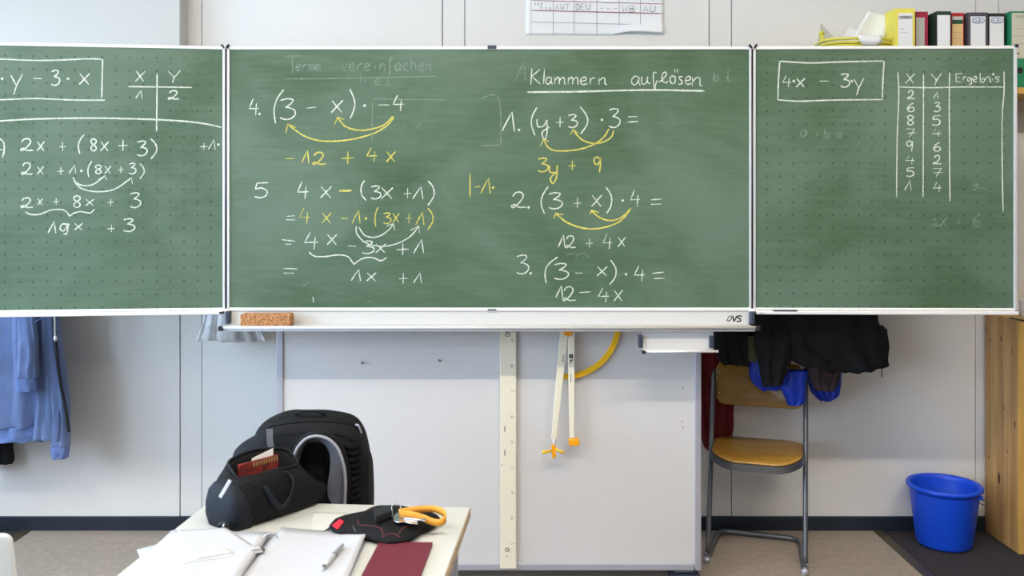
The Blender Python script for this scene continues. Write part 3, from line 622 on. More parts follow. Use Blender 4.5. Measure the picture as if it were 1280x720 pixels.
# blackboard compass
dc = DP-.045
def C(px, py, o=0): return W(px, py, dc+o)
t = thing('blackboard_compass', 'cream and orange blackboard compass hanging with its legs down', 'compass', tuple(C(705, 405)))
def leg(p0, p1, w0, w1, name='leg', o=0):
    a, b = C(*p0), C(*p1); k = 1/FPX*dc; d = (b-a).normalized(); u = d.cross(Vector((0,1,0))).normalized()
    return MB().prism([a+u*w0*k/2, a-u*w0*k/2, b-u*w1*k/2, b+u*w1*k/2], (0, .014, 0)).build(name, 'cream', t, bevel=.002)
leg((707, 398), (692.5, 549), 11, 6.5)
MB().prism([C(709.5, 400), C(718.5, 400), C(718, 532), C(718, 548), C(712, 548), C(711.5, 530)], (0, .014, 0)).build('leg', 'cream', t, bevel=.002)
MB().prism([C(704.5, 412), C(715.5, 412), C(715, 418.5), C(710, 421), (C(705, 418.5))], (0, -.005, 0)).build('pivot_block', 'orange', t, bevel=.001)
MB().prism([C(703, 397), C(719, 397), C(717, 413), C(705, 413)], (0, -.004, 0)).build('head', 'cream', t, bevel=.001)
c = C(692, 562)
MB().prism([C(689.5, 556), C(694.5, 556), C(695, 571), C(690, 571)], (0, .014, 0)).build('sucker_foot', 'orange', t, bevel=.002)
MB().tube([C(691, 563.5, .007), C(678.5, 565.5, -.02)], [.0045, .0062], 8).build('prong', 'yel', t, sm=True)
MB().tube([C(693, 560.5, .007), C(704.5, 566, -.01)], [.0045, .0058], 8).build('prong', 'yel', t, sm=True)
MB().tube([C(692, 568, .007), C(692, 572.5, .005)], [.0045, .007], 8).build('prong', 'yel', t, sm=True)
MB().tube([C(692.5, 548, .007), C(692.3, 557, .007)], .005, 8).build('ferrule', 'ivory', t, sm=True)
MB().box(tuple(C(711, 557)+Vector((0,-.006,0))), tuple(C(724, 548.5)+Vector((0,.022,0)))).build('chalk_holder', 'orange', t, bevel=.003)
mk = MB()
for s_ in glyph('8', 711.5, 443, 716.5, 447.5)+glyph('r', 713, 449.5, 716.5, 455): ribbon(mk, s_, lambda q: C(q[0], q[1]), (0,-1,0), .0042, 0)
mk.build('print_mark', 'print_k', t)
mk = MB()
for p0, p1 in (((704.5,444),(703.5,453)), ((713.6,468),(713.6,478))): ribbon(mk, [Vector((*p0,0)), Vector((*p1,0))], lambda q: C(q[0], q[1]), (0,-1,0), .005, 0)
mk.build('print_mark', 'print_g', t)
# yellow protractor: half ring behind the compass
dq = DP-.016; k = dq/FPX; c = W(705.5, 403.5, dq); a0 = math.radians(-92)
out = [c+Vector((71*k*math.cos(a0+PI*i/30), 0, 71*k*math.sin(a0+PI*i/30))) for i in range(31)]
inn = [c+Vector((64*k*math.cos(a0+PI*i/30), 0, 64*k*math.sin(a0+PI*i/30))) for i in range(31)]
mb = MB()
mb.ring_loft([[o_, i_, i_+Vector((0,.006,0)), o_+Vector((0,.006,0))] for o_, i_ in zip(out, inn)])
t = thing('protractor', 'yellow semicircular blackboard protractor hanging behind the compass legs', 'protractor', tuple(c))
mb.build('scale_arc', 'yel', t, bevel=.001)
q0 = W(705, 384, dq)
MB().prism([c+Vector((x_*k, 0, z_*k)) for x_, z_ in ((-7, 69), (-1.5, 69), (-1.5, 12), (-7, 12))], (0, .006, 0)).build('straight_bar', 'yel', t, bevel=.001)
# ================================================================== things on the wall
# white panel top left
p = W(225, 0, 4.06)
MB().box((-2.95, 4.06, 1.95), (p.x, YF, 3.0)).build('wall_board', 'screenw', off=(-2.2, 4.1, 1.95), bevel=.004, label='plain white board panel on the wall above the left wing', cat='whiteboard')
# timetable sheet
t = thing('timetable', 'torn paper timetable with red and grey ruled rows hanging above the chalkboard', 'poster', tuple(W(743, 44, YF)))
def tt(u, v):                                    # u right, v up
    px = 657+173*u; py = 43.5-v*150+ (1.0*u)
    d = YF-.003
    if u > .62 and v < .1:
        c_ = min(1, (u-.62)/.12)*(1-v/.1); py -= 5*c_*(1 if u < .85 else 1-.3*(u-.85)/.15); d -= .022*c_
    return W(px, py, d)
MB().grid(tt, 40, 40, .0008, (0,-1,0)).build('sheet', 'paper_b', t, sm=True)
def TP(q, o=.0015): 
    v = W(q[0], q[1], YF-.0045); return v
pr = MB(); kd = (0,-1,0)
for y0, y1, wd in ((0.5, 5, .0026), (13, 17, .0038), (-14, -10, .003)): ribbon(pr, [Vector((664,y0,0)), Vector((829,y1,0))], TP, kd, wd, 0)
pr.build('ruled_lines', 'print_r', t)
pr = MB()
ribbon(pr, [Vector((664,27.5,0)), Vector((829,31.5,0))], TP, kd, .0018, 0)
for x in (691.5, 717.5, 746, 774, 800.5): ribbon(pr, [Vector((x,-60,0)), Vector((x,44 if x < 770 else 37,0))], TP, kd, .0018, 0)
ribbon(pr, [Vector((664,-60,0)), Vector((664,43,0))], TP, kd, .0012, 0)
pr.build('ruled_lines', 'print_g', t, label='grey ruled lines')
for base, wds in ((0, (('AWT', 694, 5), ('DEU', 720, 5), ('WB', 778, 7.5), ('AU', 804, 7.5))), (-14.5, (('DEU', 720, 3), ('WB', 780, 6), ('AU', 804, 7)))):
    for word, x, y in wds:
        n_ = len(word); wl_ = (18 if n_ == 3 else 16)/n_
        for i, ch in enumerate(word):
            pr = MB()
            for s_ in glyph(ch, x+i*wl_*1.08, y+base, x+i*wl_*1.08+wl_*.8, y+base+7.5): ribbon(pr, s_, TP, kd, .0026, 0)
            pr.build('pencil_letter', 'print_g', t)
for x in (750, 758, 767):
    pr = MB(); ribbon(pr, [Vector((x,10.5,0)), Vector((x+4.5,10.7,0))], TP, kd, .0022, 0); pr.build('pencil_dash', 'print_g', t)
pr = MB()
for x, y in ((667,3),(671,4),(675,3.5),(675,8),(681,9),(686,9.5)):
    for s_ in glyph('s', x, y, x+3, y+3): ribbon(pr, s_, TP, kd, .0018, 0)
pr.build('pencil_scribble', 'print_g', t, kind='stuff')
# coat rails behind the wings
rails = []
for x0, x1, side in ((-3.2, -1.05, 'left'), (.75, 2.0, 'right')):
    z = 1.52
    t = thing('coat_rail', 'wooden coat rail on the wall behind the %s board wing' % side, 'coat rail', ((x0+x1)/2, YF, z))
    MB().box((x0, YF-.02, z-.04), (x1, YF, z+.04)).build('rail_board', 'pine', t, bevel=.003)
    n_ = int((x1-x0)/.14)
    for i in range(n_):
        x = x0+.08+i*.14
        MB().tube(smooth([(x, YF-.015, z-.01), (x, YF-.07, z-.025), (x, YF-.09, z+.015)], 5), .005, 8).build('hook', 'steel', t, sm=True)
# ------------------------------------------------------------------ garments
def garment(rows, seed=0, fold=.012, freq=9, segs=56, nrow=44, d=None, wr=.006, sharp=False):
    """rows: (py, px_left, px_right, distance, half thickness); hollow-looking hanging cloth with vertical folds"""
    R = [Vector((r[0], r[1], r[2])) for r in rows]; Q = [Vector((r[3], r[4], 0)) for r in rows]
    n_ = max(2, nrow//(len(rows)-1)); R = smooth(R, n_); Q = smooth(Q, n_); rings = []; m = len(R)
    for i in range(m):
        t_ = i/(m-1); py, xl, xr = R[i]; dd, hh = Q[i][0], Q[i][1]
        a, b = W(xl, py, dd), W(xr, py, dd); c_ = (a+b)/2; hw = (b.x-a.x)/2; ring = []
        for k_ in range(segs):
            an = 2*PI*k_/segs; cx, sy = math.cos(an), math.sin(an)
            sx = math.copysign(abs(cx)**.75, cx); s2 = math.copysign(abs(sy)**.75, sy)
            x = c_.x+hw*sx
            ph = freq*sx*2.2+seed*1.7+1.3*math.sin(t_*3+seed)
            f_ = fold*(math.sin(ph)+.5*math.sin(2.3*ph+seed+t_*2))*(.35+.65*t_)*(1-abs(sx)**4*.6)
            p_ = Vector((x, dd+hh*s2+(f_ if sy < 0 else -f_*.4), c_.z))
            nv = noise.noise_vector(Vector((x*9+seed*5, s2*1.5, c_.z*9)))+.5*noise.noise_vector(Vector((x*28+seed, s2*3, c_.z*22)))
            p_ += Vector((nv.x*wr*.6, nv.y*wr*1.6, nv.z*wr*.8))
            ring.append(p_)
        rings.append(ring)
    return MB().ring_loft(rings)
# light blue hoodie at far left
DH = 3.955
t = thing('hoodie', 'light blue hooded sweatshirt hanging from the wall at far left', 'hoodie', (-2.15, DH, .8))
garment([(150,5,45,4.03,.03),(200,-30,60,3.98,.05),(300,-60,70,DH,.08),(395,-66,66,DH,.075),(470,-70,70,DH,.07),(520,-74,68,DH,.07),(531,-74,66,DH,.068)], 1, .016, 8).build('body', 'hoodie', t, sm=True)
garment([(531,-74,66,DH,.07),(541,-73,64,DH,.068),(549,-71,63,DH,.062)], 1, .016, 8, nrow=12).build('hem_rib', 'rib', t, sm=True)
garment([(300,20,52,DH-.09,.03),(395,24,44,DH-.10,.028),(430,24,47,DH-.11,.03),(472,22.5,47,DH-.11,.03)], 2, .004, 3, 28).build('sleeve', 'hoodie', t, sm=True)
garment([(472,21.5,46,DH-.11,.031),(480,21.5,46,DH-.11,.03),(488,22,45.5,DH-.11,.027)], 2, .003, 3, 28, 10).build('cuff', 'rib', t, sm=True)
garment([(300,52,74,DH-.02,.05),(395,48,72,DH-.03,.05),(450,46,78,DH-.03,.045),(500,48,82,DH-.03,.045),(548,44,84,DH-.03,.045)], 3, .012, 4, 36).build('body_side', 'hoodie', t, sm=True)
garment([(395,62,72,DH-.02,.03),(450,63,80,DH-.035,.035),(500,64,86,DH-.04,.035),(556,64,88,DH-.04,.034)], 4, .006, 3, 28).build('sleeve', 'hoodie', t, sm=True)
garment([(556,64,87,DH-.04,.035),(565,64.5,86,DH-.04,.034),(572,66,85,DH-.04,.03)], 4, .004, 3, 28, 10).build('cuff', 'rib', t, sm=True)
MB().tube([W(60, 398, DH-.115)+Vector((0,0,.02)), W(40, 405, DH-.11), W(0, 448, DH-.1), W(-18, 470, DH-.1)], .002, 6).build('pocket_seam', 'rib', t, sm=True)
sd = smooth([W(66, 398, DH-.11), W(70, 430, DH-.09), W(74, 470, DH-.085), W(82, 512, DH-.088), W(86, 540, DH-.085)], 6)
MB().band(sd, .012, .006, (1,0,0)).build('zip_band', 'dcloth', t, sm=True)
cd = smooth([W(68, 380, DH-.13), W(68.5, 400, DH-.13), W(69, 420, DH-.132)], 5)
dc_ = MB().tube(cd, .0035, 8).build('drawcord', 'paper2', t, sm=True)
MB().lathe([(.002,-.012),(.007,-.006),(.007,.006),(.003,.012)], tuple(W(69.5, 423, DH-.132)), 12, True, True).build('cord_end', 'alu_w', dc_, sm=True)
garment([(300,-45,24,4.11,.02),(450,-40,26,4.11,.02),(530,-38,34,4.10,.022),(538,-30,36,4.10,.022),(548,-28,17,4.09,.022),(572,-26,18,4.09,.022),(580,-22,15,4.09,.02)], 5, .008, 5).build('black_jacket', 'bcloth', off=(-2.3, 4.06, .5), sm=True, label='black garment whose end shows below the light blue hoodie', cat='jacket')
# white plastic bag at the left hinge
garment([(150,300,308,4.08,.015),(250,270,330,4.07,.03),(385,256,322,4.05,.035),(408,250,325,4.05,.035),(420,246,330,4.05,.03),(425.5,245,333,4.05,.022)], 9, .012, 7, wr=.009).build('plastic_bag', mat('white_film', (205, 205, 205), .4, bump=.6, bscale=30), off=(-1.24, 4.05, .9), sm=True, label='crumpled white plastic bag hanging behind the left hinge of the chalkboard', cat='bag')
# dark coats at the right
def coat(name, rows, m, seed, label, cat, fold=.014, freq=7, extra=None, wr=.008, **kw):
    g_ = garment(rows, seed, fold, freq, wr=wr, **kw); r = rows[-1]; bz = W(0, r[0], r[3]).z
    return g_.build(name, m, off=((r[1]+r[2])/2/FPX*r[3]-640/FPX*r[3], r[3], bz), sm=True, label=label, cat=cat)
t = thing('quilted_jacket', 'bulky black jacket with zip hanging right of the chair under the right wing', 'jacket', (1.45, 3.9, .8))
garment([(175,1040,1060,4.04,.02),(260,975,1095,3.88,.07),(392,952,1096,3.83,.10),(410,950,1104,3.83,.10),(430,955,1108,3.83,.10),(446,985,1107,3.83,.095),(456,1000,1107,3.83,.09),(461,1020,1090,3.83,.07)], 11, .018, 7, wr=.012).build('body', 'bcloth', t, sm=True)
garment([(380,946,992,3.80,.04),(430,944,992,3.79,.045),(460,950,985,3.79,.04),(482,955,975,3.79,.03)], 12, .008, 3, wr=.01).build('sleeve', 'bcloth', t, sm=True)
MB().tube(smooth([W(1006, 459, 3.77), W(1030, 449, 3.77), W(1060, 443, 3.77), W(1085, 439, 3.775), W(1100, 434, 3.79)], 5), .004, 6).build('hem_seam', 'dcloth', t, sm=True)
MB().box(tuple(W(1102, 472, 3.85)), tuple(W(1103.2, 459, 3.85)+Vector((0,.003,0)))).build('zip_pull', 'steel', t)
MB().box(tuple(W(1105, 417, 3.85)), tuple(W(1109.5, 411, 3.85)+Vector((0,.01,0)))).build('toggle', 'black_pl', t, bevel=.002)
coat('black_coat', [(170,905,925,4.05,.03),(260,890,940,3.97,.05),(395,890,945,3.94,.05),(440,895,944,3.94,.05),(456,905,940,3.94,.04)], 'dcloth', 13, 'black coat hanging directly above the chair back', 'coat')
coat('blue_jacket', [(180,1015,1035,4.1,.02),(300,1008,1045,4.06,.03),(430,1006,1048,3.99,.03),(452,1010,1050,3.98,.03),(468,1010,1051,3.98,.03),(485,1012,1049,3.98,.03),(494,1018,1046,3.98,.028),(501,1026,1036,3.98,.02)], 'royal', 14, 'royal blue jacket showing below the black jacket', 'jacket', .012, 6)
t2 = thing('blue_windbreaker', 'royal blue cloth ends folded over the wooden chair back', 'jacket', (1.05, 3.9, .62))
garment([(440,937,975,3.93,.03),(460,936,978,3.92,.03),(478,940,985,3.92,.028),(488,952,985,3.92,.02)], 15, .008, 3, 36).build('fold', 'royal', t2, sm=True)
garment([(462,980,1010,3.88,.03),(480,976,1008,3.87,.03),(500,982,1006,3.87,.026),(507,985,1000,3.87,.016)], 16, .008, 3, 36).build('sleeve_end', 'royal', t2, sm=True)
coat('brown_sweater', [(400,1010,1050,3.83,.03),(450,1010,1051,3.80,.035),(475,1013,1047,3.79,.033),(488,1020,1042,3.79,.025)], 'brcloth', 17, 'dark brown knitted sleeve hanging over the blue jacket', 'sweater', .005, 4)
coat('red_coat', [(180,885,905,4.09,.02),(300,872,925,4.1,.025),(420,868,922,4.12,.018),(480,868,918,4.12,.018),(545,876,915,4.12,.018),(562,884,906,4.12,.015)], 'red', 18, 'dark red coat hanging behind the left side of the wooden chair', 'coat', .006, 5)
MB().band(smooth([W(941, 420, 3.86), W(941.5, 435, 3.862), W(942, 452, 3.865)], 4), .04, .004, (1,0,0)).build('bag_strap', 'olive', off=tuple(W(942, 452, 3.865)), label='short olive webbing strap dangling above the chair back', cat='strap')
# ================================================================== CHAIRS
def rrect(w_, h_, r, n=6, front=None):
    pts = []
    for cx, cy, a0_ in ((w_/2-r, h_/2-r, 0), (-w_/2+r, h_/2-r, 90), (-w_/2+r, -h_/2+r, 180), (w_/2-r, -h_/2+r, 270)):
        for k_ in range(n+1):
            a_ = math.radians(a0_+90*k_/n); pts.append((cx+r*math.cos(a_), cy+r*math.sin(a_)))
    return pts
def make_chair(name, label, loc, rz, seat_m='plyseat', back_m='plyseat', back_h=(.60, .79), bw=.375, plain=False):
    t = thing(name, label, 'chair', loc, rz, local=True)
    Z = (0,0,0)
    sled = smooth([(-.195,-.22,.014), (-.185,-.05,.014), (-.178,.07,.014), (-.16,.115,.014), (-.12,.13,.014), (0,.13,.014), (.12,.13,.014), (.16,.115,.014), (.178,.07,.014), (.185,-.05,.014), (.195,-.22,.014)], 4)
    MB().tube(sled, .0125, 10, 1.1).build('sled_base', 'steel', t, off=Z, sm=True)
    for sx in (-1, 1):
        tw = .12 if plain else .198; up = smooth([(sx*.197,-.165,.018), (sx*.197,-.06,.30), (sx*.198,-.0,.46), (sx*tw,.10,.70 if not plain else .62), (sx*tw,.125,.775 if not plain else .70)], 6)
        MB().tube(up, .0105, 10).build('side_tube', 'steel', t, off=Z, sm=True)
        MB().tube([(sx*.195,-.245,.013), (sx*.195,-.222,.014)], .0145, 10).build('foot_cap', 'alu_g', t, off=Z, sm=True)
        MB().tube([(sx*.197,-.173,.003), (sx*.197,-.166,.022)], .013, 10).build('foot_cap', 'alu_g', t, off=Z, sm=True)
    # seat: slightly dished, rounded plywood
    o_ = rrect(.375, .37, .11, 8); zs = .438
    def sz(x, y): return zs+.010*(x/.19)**2-.012*max(0, (-y-.08)/.1)**2
    mb = MB(); top = []; 
    for s_ in (0.0, .25, .5, .75, .93, 1): top.append([(x*s_, -.03+y*s_, sz(x*s_, y*s_)+.006*(1 if s_ < 1 else .4)) for x, y in o_])
    bot = [[(x*s_, -.03+y*s_, sz(x*s_, y*s_)-.006*(1 if s_ < 1 else .4)) for x, y in o_] for s_ in (1, .93, .5, 0.0)]
    mb.ring_loft(top+bot, False, False).build('seat', seat_m, t, off=Z, sm=True)
    rim = [(x*1.0, -.03+y*1.0, sz(x, y)-.020) for x, y in o_]; n_ = len(rim)
    q = MB(); ringz = []
    for i in range(n_+1):
        x, y, z = rim[i % n_]; u = Vector((x, y+.03, 0)).normalized(); p_ = Vector((x, y, z))
        ringz.append([p_+u*.004+Vector((0,0,.016)), p_-u*.012+Vector((0,0,.014)), p_-u*.012-Vector((0,0,.014)), p_+u*.004-Vector((0,0,.014))])
    q.ring_loft(ringz, False, False).build('seat_frame', 'steel', t, off=Z, auto=.6)
    # backrest: curved rounded plywood sheet between the tubes
    bh = back_h[1]-back_h[0]; o2 = rrect(bw, bh, .018 if plain else .04, 6); zc = (back_h[0]+back_h[1])/2
    yb = .108; 
    def by(x, z): return yb+.035*(1-(x/.19)**2)*.6+(z-zc)*.22
    rr = []
    for s_, o3 in ((0,-.005),(.5,-.005),(.96,-.005),(1,-.002),(1,.002),(.96,.005),(.5,.005),(0,.005)):
        rr.append([(x*s_, by(x*s_, zc+z*s_)+o3-.01, zc+z*s_) for x, z in o2])
    MB().ring_loft(rr, False, False).build('backrest', back_m, t, off=Z, sm=True)
    if not plain:
        for sx in (-1, 1):
            for z in (zc-.045, zc+.045):
                x = sx*.172
                MB().lathe([(.0055, 0), (.0045, .003), (0.001, .004)], (0,0,0), 10, True, True, Matrix.Translation((x, by(x, z)-.016, z)) @ Matrix.Rotation(PI/2, 4, 'X')).build('rivet', 'chrome', t, off=Z, sm=True)
    return t
make_chair('school_chair', 'wooden school chair with grey steel sled frame standing against the wall under the coats', (1.07, 3.935, 0), -math.radians(18))
# white chair at the bottom left corner (only its back reaches the frame)
q = G(13, 667, .80)
make_chair('school_chair', 'white-backed chair whose rounded back corner shows at the bottom left edge', (q.x-.205, q.y+.135, .0), PI, 'ivory', 'ivory', (.56, .797), .40, True)
# ================================================================== TABLE
TZ = .72
ta = math.radians(-4.5)
cr = G(588.5, 634, TZ); R_ = Matrix.Rotation(ta, 4, 'Z')
TW, TL = .69, 1.3
tc = cr+R_ @ Vector((-TW/2, -TL/2, 0))
t = thing('school_table', 'white-topped school table with a beech edge in the foreground', 'table', (tc.x, tc.y, 0), ta, local=True)
MB().box((-TW/2+.002, -TL/2+.002, TZ-.003), (TW/2-.002, TL/2-.002, TZ)).build('table_top', 'table', t, off=(0,0,0), bevel=.001)
MB().box((-TW/2, -TL/2, TZ-.026), (TW/2, TL/2, TZ-.0025)).build('edge_board', 'beech', t, off=(0,0,0), bevel=.002)
for sx in (-1, 1):
    for sy in (-1, 1): MB().box((sx*.30-.019, sy*.585-.019, .0), (sx*.30+.019, sy*.585+.019, TZ-.026)).build('leg', 'alu_g', t, off=(0,0,0), bevel=.004)
    MB().box((sx*.30-.012, -.566, TZ-.066), (sx*.30+.012, .566, TZ-.026)).build('rail', 'alu_g', t, off=(0,0,0))
for sy in (-1, 1): MB().box((-.281, sy*.585-.012, TZ-.066), (.281, sy*.585+.012, TZ-.026)).build('rail', 'alu_g', t, off=(0,0,0))
# stool that carries the backpack behind the table
bx, by_ = (392-640)/443*1.0, 2.56
t = thing('stool', 'plain wooden stool behind the table carrying the black backpack', 'stool', (bx, by_, 0))
MB().box((bx-.16, by_-.13, .405), (bx+.16, by_+.13, .43)).build('seat', 'plyseat', t, bevel=.008)
for sx in (-1, 1):
    for sy in (-1, 1): MB().box((bx+sx*.13-.014, by_+sy*.10-.014, 0), (bx+sx*.13+.014, by_+sy*.10+.014, .406)).build('leg', 'beech', t, bevel=.003)
# ================================================================== BACKPACK
t = thing('backpack', 'black backpack with grey-lined shoulder strap standing behind the table', 'backpack', (bx, by_, .43))
def bp(px, py, o=0): return W(px, py, by_+o)
def blob(rows, yc, seed=0, n=40, e=.55, wr=.004, ref=None):
    """rows: (py, px_left, px_right, half depth) at distance yc -> rounded padded volume"""
    R = smooth([Vector((r[0], r[1], r[2])) for r in rows], 6); Q = smooth([Vector((r[3], 0, 0)) for r in rows], 6); rings = []
    for r, q_ in zip(R, Q):
        a, b = W(r[1], r[0], yc), W(r[2], r[0], yc); c_ = (a+b)/2; hw = (b.x-a.x)/2; ring = []
        for k_ in range(n):
            an = 2*PI*k_/n; cx, sy = math.cos(an), math.sin(an)
            p_ = Vector((c_.x+hw*math.copysign(abs(cx)**e, cx), yc+q_.x*math.copysign(abs(sy)**e, sy), c_.z))
            nv = noise.noise_vector(p_*14+Vector((seed,0,0))); ring.append(p_+nv*wr)
        rings.append(ring)
    return MB().ring_loft(rings)
blob([(515,372,402,.02),(517,355,425,.05),(523,338,440,.07),(533,326,450,.085),(548,320,457,.095),(575,317,461,.10),(610,317,463,.10),(650,316,464,.10),(700,316,464,.10),(724,320,460,.09),(726,340,440,.05)], by_, 1).build('body', 'bag', t, sm=True)
blob([(541,326,346,.02),(556,300,350,.05),(568,293,350,.06),(600,290,350,.06),(700,290,350,.06),(724,296,345,.04)], by_-.01, 2).build('side_pocket', 'bag2', t, sm=True)
blob([(558,450,456,.015),(570,448,463,.04),(600,447,465,.05),(700,447,466,.05),(725,448,462,.04)], by_, 3).build('side_pocket', 'bag', t, sm=True)
# padded back panel facing the camera, ribbed
dk = by_-.108
mb = MB()
for i in range(15):
    y = 556+i*8
    mb.tube(smooth([W(430+max(0,(i-3))*.2, y, dk+.01), W(440, y+3.2, dk-.004), W(449, y, dk+.008)], 4), .0085, 8)
mb.build('ribbed_padding', 'pad', t, sm=True)
MB().tube(smooth([bp(334,536,-.098), bp(346,531.5,-.1), bp(385,527,-.1), bp(420,528,-.1), bp(441,532,-.095), bp(450,541,-.08)], 6), .0022, 6).build('top_seam', 'pad', t, sm=True)
MB().band(smooth([W(337,536,dk-.0), W(337.5,550,dk-.004), W(340,566,dk-.004)], 4), .017, .003, (1,0,0)).build('webbing', 'mesh', t)
MB().tube(smooth([W(445,531,dk+.02), W(448,532,dk), W(452,541,dk+.012)], 4), .003, 6).build('zip_pull', 'pipe', t)
MB().tube(smooth([W(370,518,by_-.03), W(378,514.6,by_-.05), W(396,514.6,by_-.05), W(406,518,by_-.03)], 5), .005, 8, .5).build('grab_handle', 'bag', t, sm=True)
# shoulder strap loop
arch = smooth([W(366,600,dk-.02), W(366,580,dk-.03), W(371,562,dk-.035), W(382,549,dk-.035), W(396,545,dk-.035), W(411,549,dk-.035), W(422,560,dk-.035), W(429,578,dk-.035), W(432,600,dk-.03), W(431,632,dk-.02), W(428,660,dk-.0)], 5)
ctr = W(397, 600, dk)
def inward(p, k_):
    v = (ctr-p); v.y = 0; v.z *= .6; v.normalize(); return v
rings = []
for i, p_ in enumerate(arch):
    f_ = i/(len(arch)-1); v = inward(p_, 0); wd = .012+.052*max(0, (f_-.35)/.65)**.8 if f_ > .35 else .012
    rings.append([p_, p_+v*wd*.5+Vector((0,.016,0)), p_+v*wd+Vector((0,.024,0)), p_+v*wd+Vector((0,.03,0)), p_+Vector((0,.008,0))])
so_ = MB().ring_loft(rings).build('shoulder_strap', 'mesh', t, sm=True, label='grey mesh lining of the shoulder strap')
MB().tube([p_+Vector((0,-.001,0)) for p_ in arch], .0042, 8).build('piping', 'pipe', so_, sm=True)
rings = []
for i, p_ in enumerate(arch):
    v = inward(p_, 0); rings.append([p_-v*.002+Vector((0,.004,0)), p_-v*.012+Vector((0,.014,0)), p_-v*.008+Vector((0,.03,0)), p_+Vector((0,.01,0))])
MB().ring_loft(rings).build('strap_back', 'bag', so_, sm=True)
MB().grid(lambda u, v: W(372+34*u, 553+85*v, dk-.001-.004*math.sin(PI*u)), 8, 8, .002, (0,-1,0)).build('back_panel', 'pad', t, sm=True)
# ================================================================== BLACK BAG on the table
A_ = G(295, 667, TZ); B_ = G(408, 629, TZ)
u1 = (B_-A_).normalized(); LB = (B_-A_).length+.02; u2 = Vector((-u1.y, u1.x, 0)); WB_ = .125
t = thing('toiletry_bag', 'black open-zipped carry bag with webbing handles on the white table', 'bag', tuple(A_))
def BG(l, w_, h): return A_+u1*l+u2*w_+Vector((0,0,h*.9))
def foot(l0, l1, w0, w1, h, n=44, e=.5, hf=None):
    ring = []
    for k_ in range(n):
        an = 2*PI*k_/n; cx, sy = math.cos(an), math.sin(an); x = math.copysign(abs(cx)**e, cx); y = math.copysign(abs(sy)**e, sy)
        l = (l0+l1)/2+(l1-l0)/2*x; w_ = (w0+w1)/2+(w1-w0)/2*y; z = hf(x, y) if hf else h
        nv = noise.noise_vector(Vector((l*16, w_*16, z*18)))*.0045
        p_ = BG(l, w_, z)+Vector((nv.x, nv.y, nv.z*.5 if z > .01 else 0)); ring.append(p_)
    return ring
def hslope(h0, hr, front=0):
    return lambda x, y: h0*(1-hr*max(0, (x+.35)/1.35)**1.5)+front*(y*.5)
mo = lambda b0: (lambda x, y: b0+.022*y-.014*max(0, x)-.010*max(0, -x-.3))
rings = [foot(.01, LB-.01, .012, WB_-.012, .001), foot(0, LB, 0, WB_, .012),
         foot(-.006, LB+.002, -.008, WB_+.006, 0, hf=hslope(.045, .15)), foot(-.002, LB-.005, -.006, WB_+.004, 0, hf=hslope(.085, .42)),
         foot(.012, LB-.035, .004, WB_-.002, 0, hf=hslope(.118, .42)), foot(.024, LB-.055, .016, WB_-.010, 0, hf=hslope(.136, .30)),
         foot(.030, LB-.065, .026, WB_-.018, 0, hf=mo(.143)), foot(.034, LB-.070, .032, WB_-.024, 0, hf=mo(.147)),
         foot(.040, LB-.078, .038, WB_-.030, 0, hf=mo(.132)),
         foot(.045, LB-.09, .042, WB_-.036, .08), foot(.045, LB-.09, .042, WB_-.036, .06)]
MB().ring_loft(rings).build('body', 'bag', t, sm=True)
zp = [p_+Vector((0,0,.002)) for p_ in rings[7]]
MB().tube(zp, .0036, 7, closed=True).build('zip_rim', 'bag2', t, sm=True)
ep = [foot(-.004, .06, .004, WB_-.004, .001), foot(-.010, .06, -.002, WB_+.002, .03), foot(-.011, .06, -.003, WB_+.001, .06), foot(-.007, .06, .004, WB_-.006, .092), foot(.002, .055, .018, WB_-.02, .112), foot(.016, .05, .036, WB_-.04, .119)]
MB().ring_loft(ep).build('end_panel', 'bag2', t, sm=True)
for (l0, l1, wv, dip) in ((.085, .17, -.010, .0),):
    hp = smooth([BG(.075, -.004, .105), BG(.083, -.014, .085), BG(.100, -.022, .052), BG(.118, -.024, .042), BG(.140, -.022, .060), BG(.158, -.012, .088), BG(.160, .004, .108), BG(.150, .012, .118)], 6)
    MB().band(hp, .014, .004, (.3, -.2, .9)).build('handle', 'bag2', t, sm=True)
rg_ = BG(-.020, .02, .020)
o_ = MB().tube([rg_+Vector((.010*math.cos(k_*PI/6), -.003, .010*math.sin(k_*PI/6))) for k_ in range(12)], .0035, 7, closed=True).build('loop_ring', 'black_pl', t, sm=True)
MB().tube([rg_+Vector((0,-.006,-.004)), rg_+Vector((.003,-.006,.008))], .003, 7).build('ring_stud', 'chrome', o_, sm=True)
z0 = BG(-.006, .016, .098)
za = W(288, 600, z0.y-.02); zb = W(275, 622, z0.y-.03)
MB().band([za, za.lerp(zb, .5), zb], .009, .003, (1,0,.4)).build('zip_pull', 'pengrey', t, bevel=.001)
# contents
t = thing('patterned_book', 'red and yellow patterned booklet inside the open black bag', 'book', tuple(BG(.09, .06, .08)))
def slab3(mb, l0, l1, w0, w1, h0, h1, rise=0):
    vs = [BG(l0,w0,h0), BG(l1,w0,h0), BG(l1,w1,h0), BG(l0,w1,h0), BG(l0,w0,h1), BG(l1,w0,h1+rise), BG(l1,w1,h1+rise), BG(l0,w1,h1)]
    return mb.add(vs, [(0,3,2,1),(4,5,6,7),(0,1,5,4),(1,2,6,5),(2,3,7,6),(3,0,4,7)])
slab3(MB(), .055, .172, .064, .072, .085, .153).build('cover', mat('patterned_cover', (150, 44, 40), .6, var=.6, vscale=70, col2=(60, 30, 26)), t)
pg = MB()
for i in range(10): slab3(pg, .095+i*.0078, .0985+i*.0078, .0632, .0642, .139, .151)
pg.build('cover_pattern', mat('ochre_print', (168, 142, 84), .7), t, kind='stuff')
